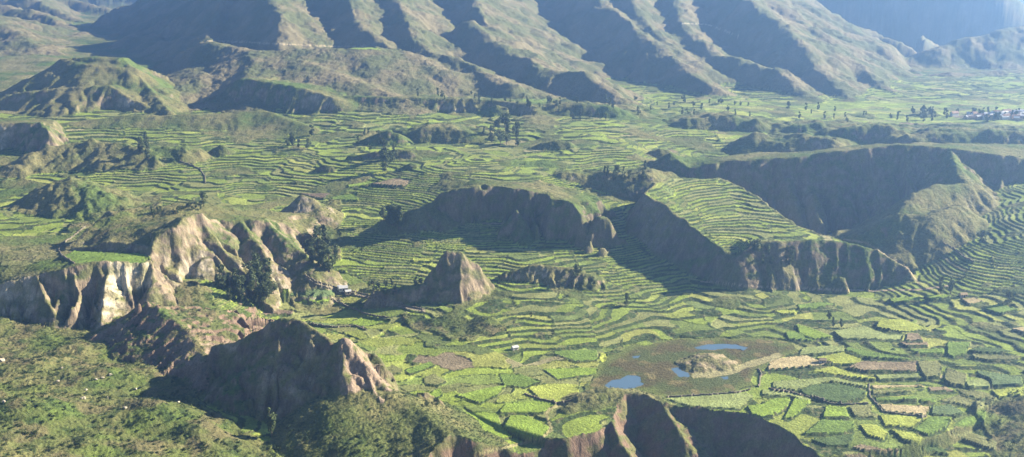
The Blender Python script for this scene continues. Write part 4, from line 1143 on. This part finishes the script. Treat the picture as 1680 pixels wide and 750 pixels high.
wall(rg(420,370,[(325,345),(378,384),(535,436),(716,472),(826,514)]), 'dry stone wall along the lower side of the walled lane')
wall(rg(420,370,[(490,488),(600,530),(700,572),(780,590),(862,600)]), 'stone wall running downhill below the walled lane')
wall(rg(420,370,[(340,640),(520,662),(640,652),(712,680)]), 'stone wall just behind the dark rock peak')
wall(rg(0,370,[(545,10),(470,75),(390,125),(380,165),(400,200),(480,248)]), 'curved stone wall beside the grassy hill above the pale cliff')
wall(rg(840,560,[(75,345),(180,378),(285,405),(380,390)]), 'stone wall under the yellow green field left of the bluff')
wall(rg(840,560,[(1000,365),(1250,350),(1460,335),(1540,315)]), 'long straight stone wall along the near edge of the marsh')
wall(rg(840,560,[(1590,180),(1612,210),(1600,260),(1595,300)]), 'short stone wall at the right end of the sandy strip')
wall(rg(1260,560,[(650,280),(655,360),(700,410),(740,458),(880,480),(1020,490)]), 'bent stone wall between the tan field and the dark oval field')
wall(rg(1260,560,[(0,308),(150,335),(300,375),(400,405),(490,415),(640,405)]), 'curved stone wall below the dark oval field')
wall(rg(1260,370,[(1130,120),(1200,155),(1270,210),(1330,240)]), 'stone wall crossing the terraces on the right hand slope')
wall(rg(0,180,[(1160,335),(1290,385),(1320,430),(1330,480)]), 'stone wall dividing the upper left terraces')

# ------------------------------------------------------------------ houses
def house(px, py, w, d, h_, rot, wall_m, roof_m, label, group, detail=True):
    x, y_, zz = ground(px, py)
    e = bpy.data.objects.new("house", None); COL.objects.link(e)
    e.location = (x, y_, zz); e.rotation_euler = (0, 0, rot)
    tag(e, label, "house", group)
    a, b = w / 2, d / 2
    g = h_ + w * .22
    mesh_obj("wall", [(-a,-b,-.8),(a,-b,-.8),(a,b,-.8),(-a,b,-.8),(-a,-b,h_),(a,-b,h_),(a,b,h_),(-a,b,h_),(-a,0,g),(a,0,g)],
             [(0,1,5,4),(2,3,7,6),(1,2,6,9,5),(3,0,4,8,7)], wall_m, e)
    o_ = .35; t_ = .18
    mesh_obj("roof", [(-a-o_,-b-o_,h_-.12),(a+o_,-b-o_,h_-.12),(a+o_,0,g+.05),(-a-o_,0,g+.05),(a+o_,b+o_,h_-.12),(-a-o_,b+o_,h_-.12),
                      (-a-o_,-b-o_,h_-.12+t_),(a+o_,-b-o_,h_-.12+t_),(a+o_,0,g+.05+t_),(-a-o_,0,g+.05+t_),(a+o_,b+o_,h_-.12+t_),(-a-o_,b+o_,h_-.12+t_)],
             [(0,1,2,3),(3,2,4,5),(6,9,8,7),(9,11,10,8),(0,6,7,1),(5,4,10,11),(1,7,8,2),(2,8,10,4),(0,3,9,6),(3,5,11,9)], roof_m, e)
    if detail:
        mesh_obj("door", [(-.5,-b-.04,0),(.5,-b-.04,0),(.5,-b-.04,2),(-.5,-b-.04,2),(-.5,-b+.02,0),(.5,-b+.02,0),(.5,-b+.02,2),(-.5,-b+.02,2)], [(0,1,2,3),(1,5,6,2),(0,3,7,4),(3,2,6,7)], M_DOOR, e)
        for s_ in (-1, 1):
            c_ = s_ * a * .6
            mesh_obj("window", [(c_-.4,-b-.04,1),(c_+.4,-b-.04,1),(c_+.4,-b-.04,1.9),(c_-.4,-b-.04,1.9),(c_-.4,-b+.02,1),(c_+.4,-b+.02,1),(c_+.4,-b+.02,1.9),(c_-.4,-b+.02,1.9)], [(0,1,2,3),(1,5,6,2),(0,3,7,4),(3,2,6,7)], M_DOOR, e)
    return e
house(563,478,8,5,2.6,.3,M_WHITE,M_TIN,'larger pale hut beside the walled lane',None)
house(570,482,5,4,2.3,.4,M_ADOBE,M_TIN,'smaller adobe hut below the pale hut by the lane',None)
house(556,474,4,3.5,2.2,.2,M_WHITE,M_TIN,'smallest pale hut at the upper end of the walled lane',None)
house(843,574,5,4,2.2,.5,M_WHITE,M_TIN,'lone white hut in the fields left of the marsh',None)
house(1348,595,5,4,2.2,-.2,M_WHITE,M_THATCH,'lone pale hut at the tan field right of the marsh',None)
house(1580,487,6,4,2.4,.1,M_ADOBE,M_THATCH,'adobe hut near the trees at the dirt track end',None)
rh = random.Random(3)
village = []
for i in range(64):
    t_ = rh.random() ** .6
    px = 1560 + 125 * t_; py = 197 - rh.uniform(0, 12) * (.5 + .5 * t_)
    tin = rh.random() < .6
    village.append((px, py, house(px, py, rh.uniform(7, 13), rh.uniform(5, 8), rh.uniform(2.8, 5), rh.uniform(-.5, .5), M_WHITE if rh.random() < .45 else M_ADOBE, M_TIN if tin else M_TILE,
          'small pale village house with shining metal roof' if tin else 'small village house with reddish tiled roof', 'village houses', False)))
min(village, key=lambda m: m[0])[2]['label'] = 'leftmost house of the village'
max(village, key=lambda m: m[0])[2]['label'] = 'rightmost house of the village'
max(village, key=lambda m: m[1])[2]['label'] = 'village house nearest the pale field'

# ------------------------------------------------------------------ haze
hb = [(-4200,-200,-84),(4200,-200,-84),(4200,6600,-84),(-4200,6600,-84)]
zt_ = float(max(z.max() + 10, H + 12))
hv_ = hb + [(a, b, zt_) for a, b, _ in hb]
hb_z = float(z.min()) - 1
hv_ = [(a, b, hb_z if c_ < -50 else c_) for a, b, c_ in hv_]
M_HAZE = bpy.data.materials.new("haze_air"); M_HAZE.use_nodes = True
nt = M_HAZE.node_tree; nt.nodes.remove(nt.nodes["Principled BSDF"])
pv = nt.nodes.new("ShaderNodeVolumePrincipled")
pv.inputs["Color"].default_value = (.28, .51, 1.0, 1)
pv.inputs["Density"].default_value = HAZE_DENSITY
pv.inputs["Anisotropy"].default_value = .65
nt.links.new(pv.outputs[0], nt.nodes["Material Output"].inputs["Volume"])
hz = mesh_obj("haze", hv_, [(0,3,2,1),(4,5,6,7),(0,1,5,4),(1,2,6,5),(2,3,7,6),(3,0,4,7)], M_HAZE)
tag(hz, 'blue haze filling the valley air', 'haze', kind='stuff')
SC.cycles.volume_bounces = 0
SC.cycles.max_bounces = 6
print("terrain", NR, NC, "z range", z.min(), z.max(), "plots", len(top), "shrubs", len(pick))
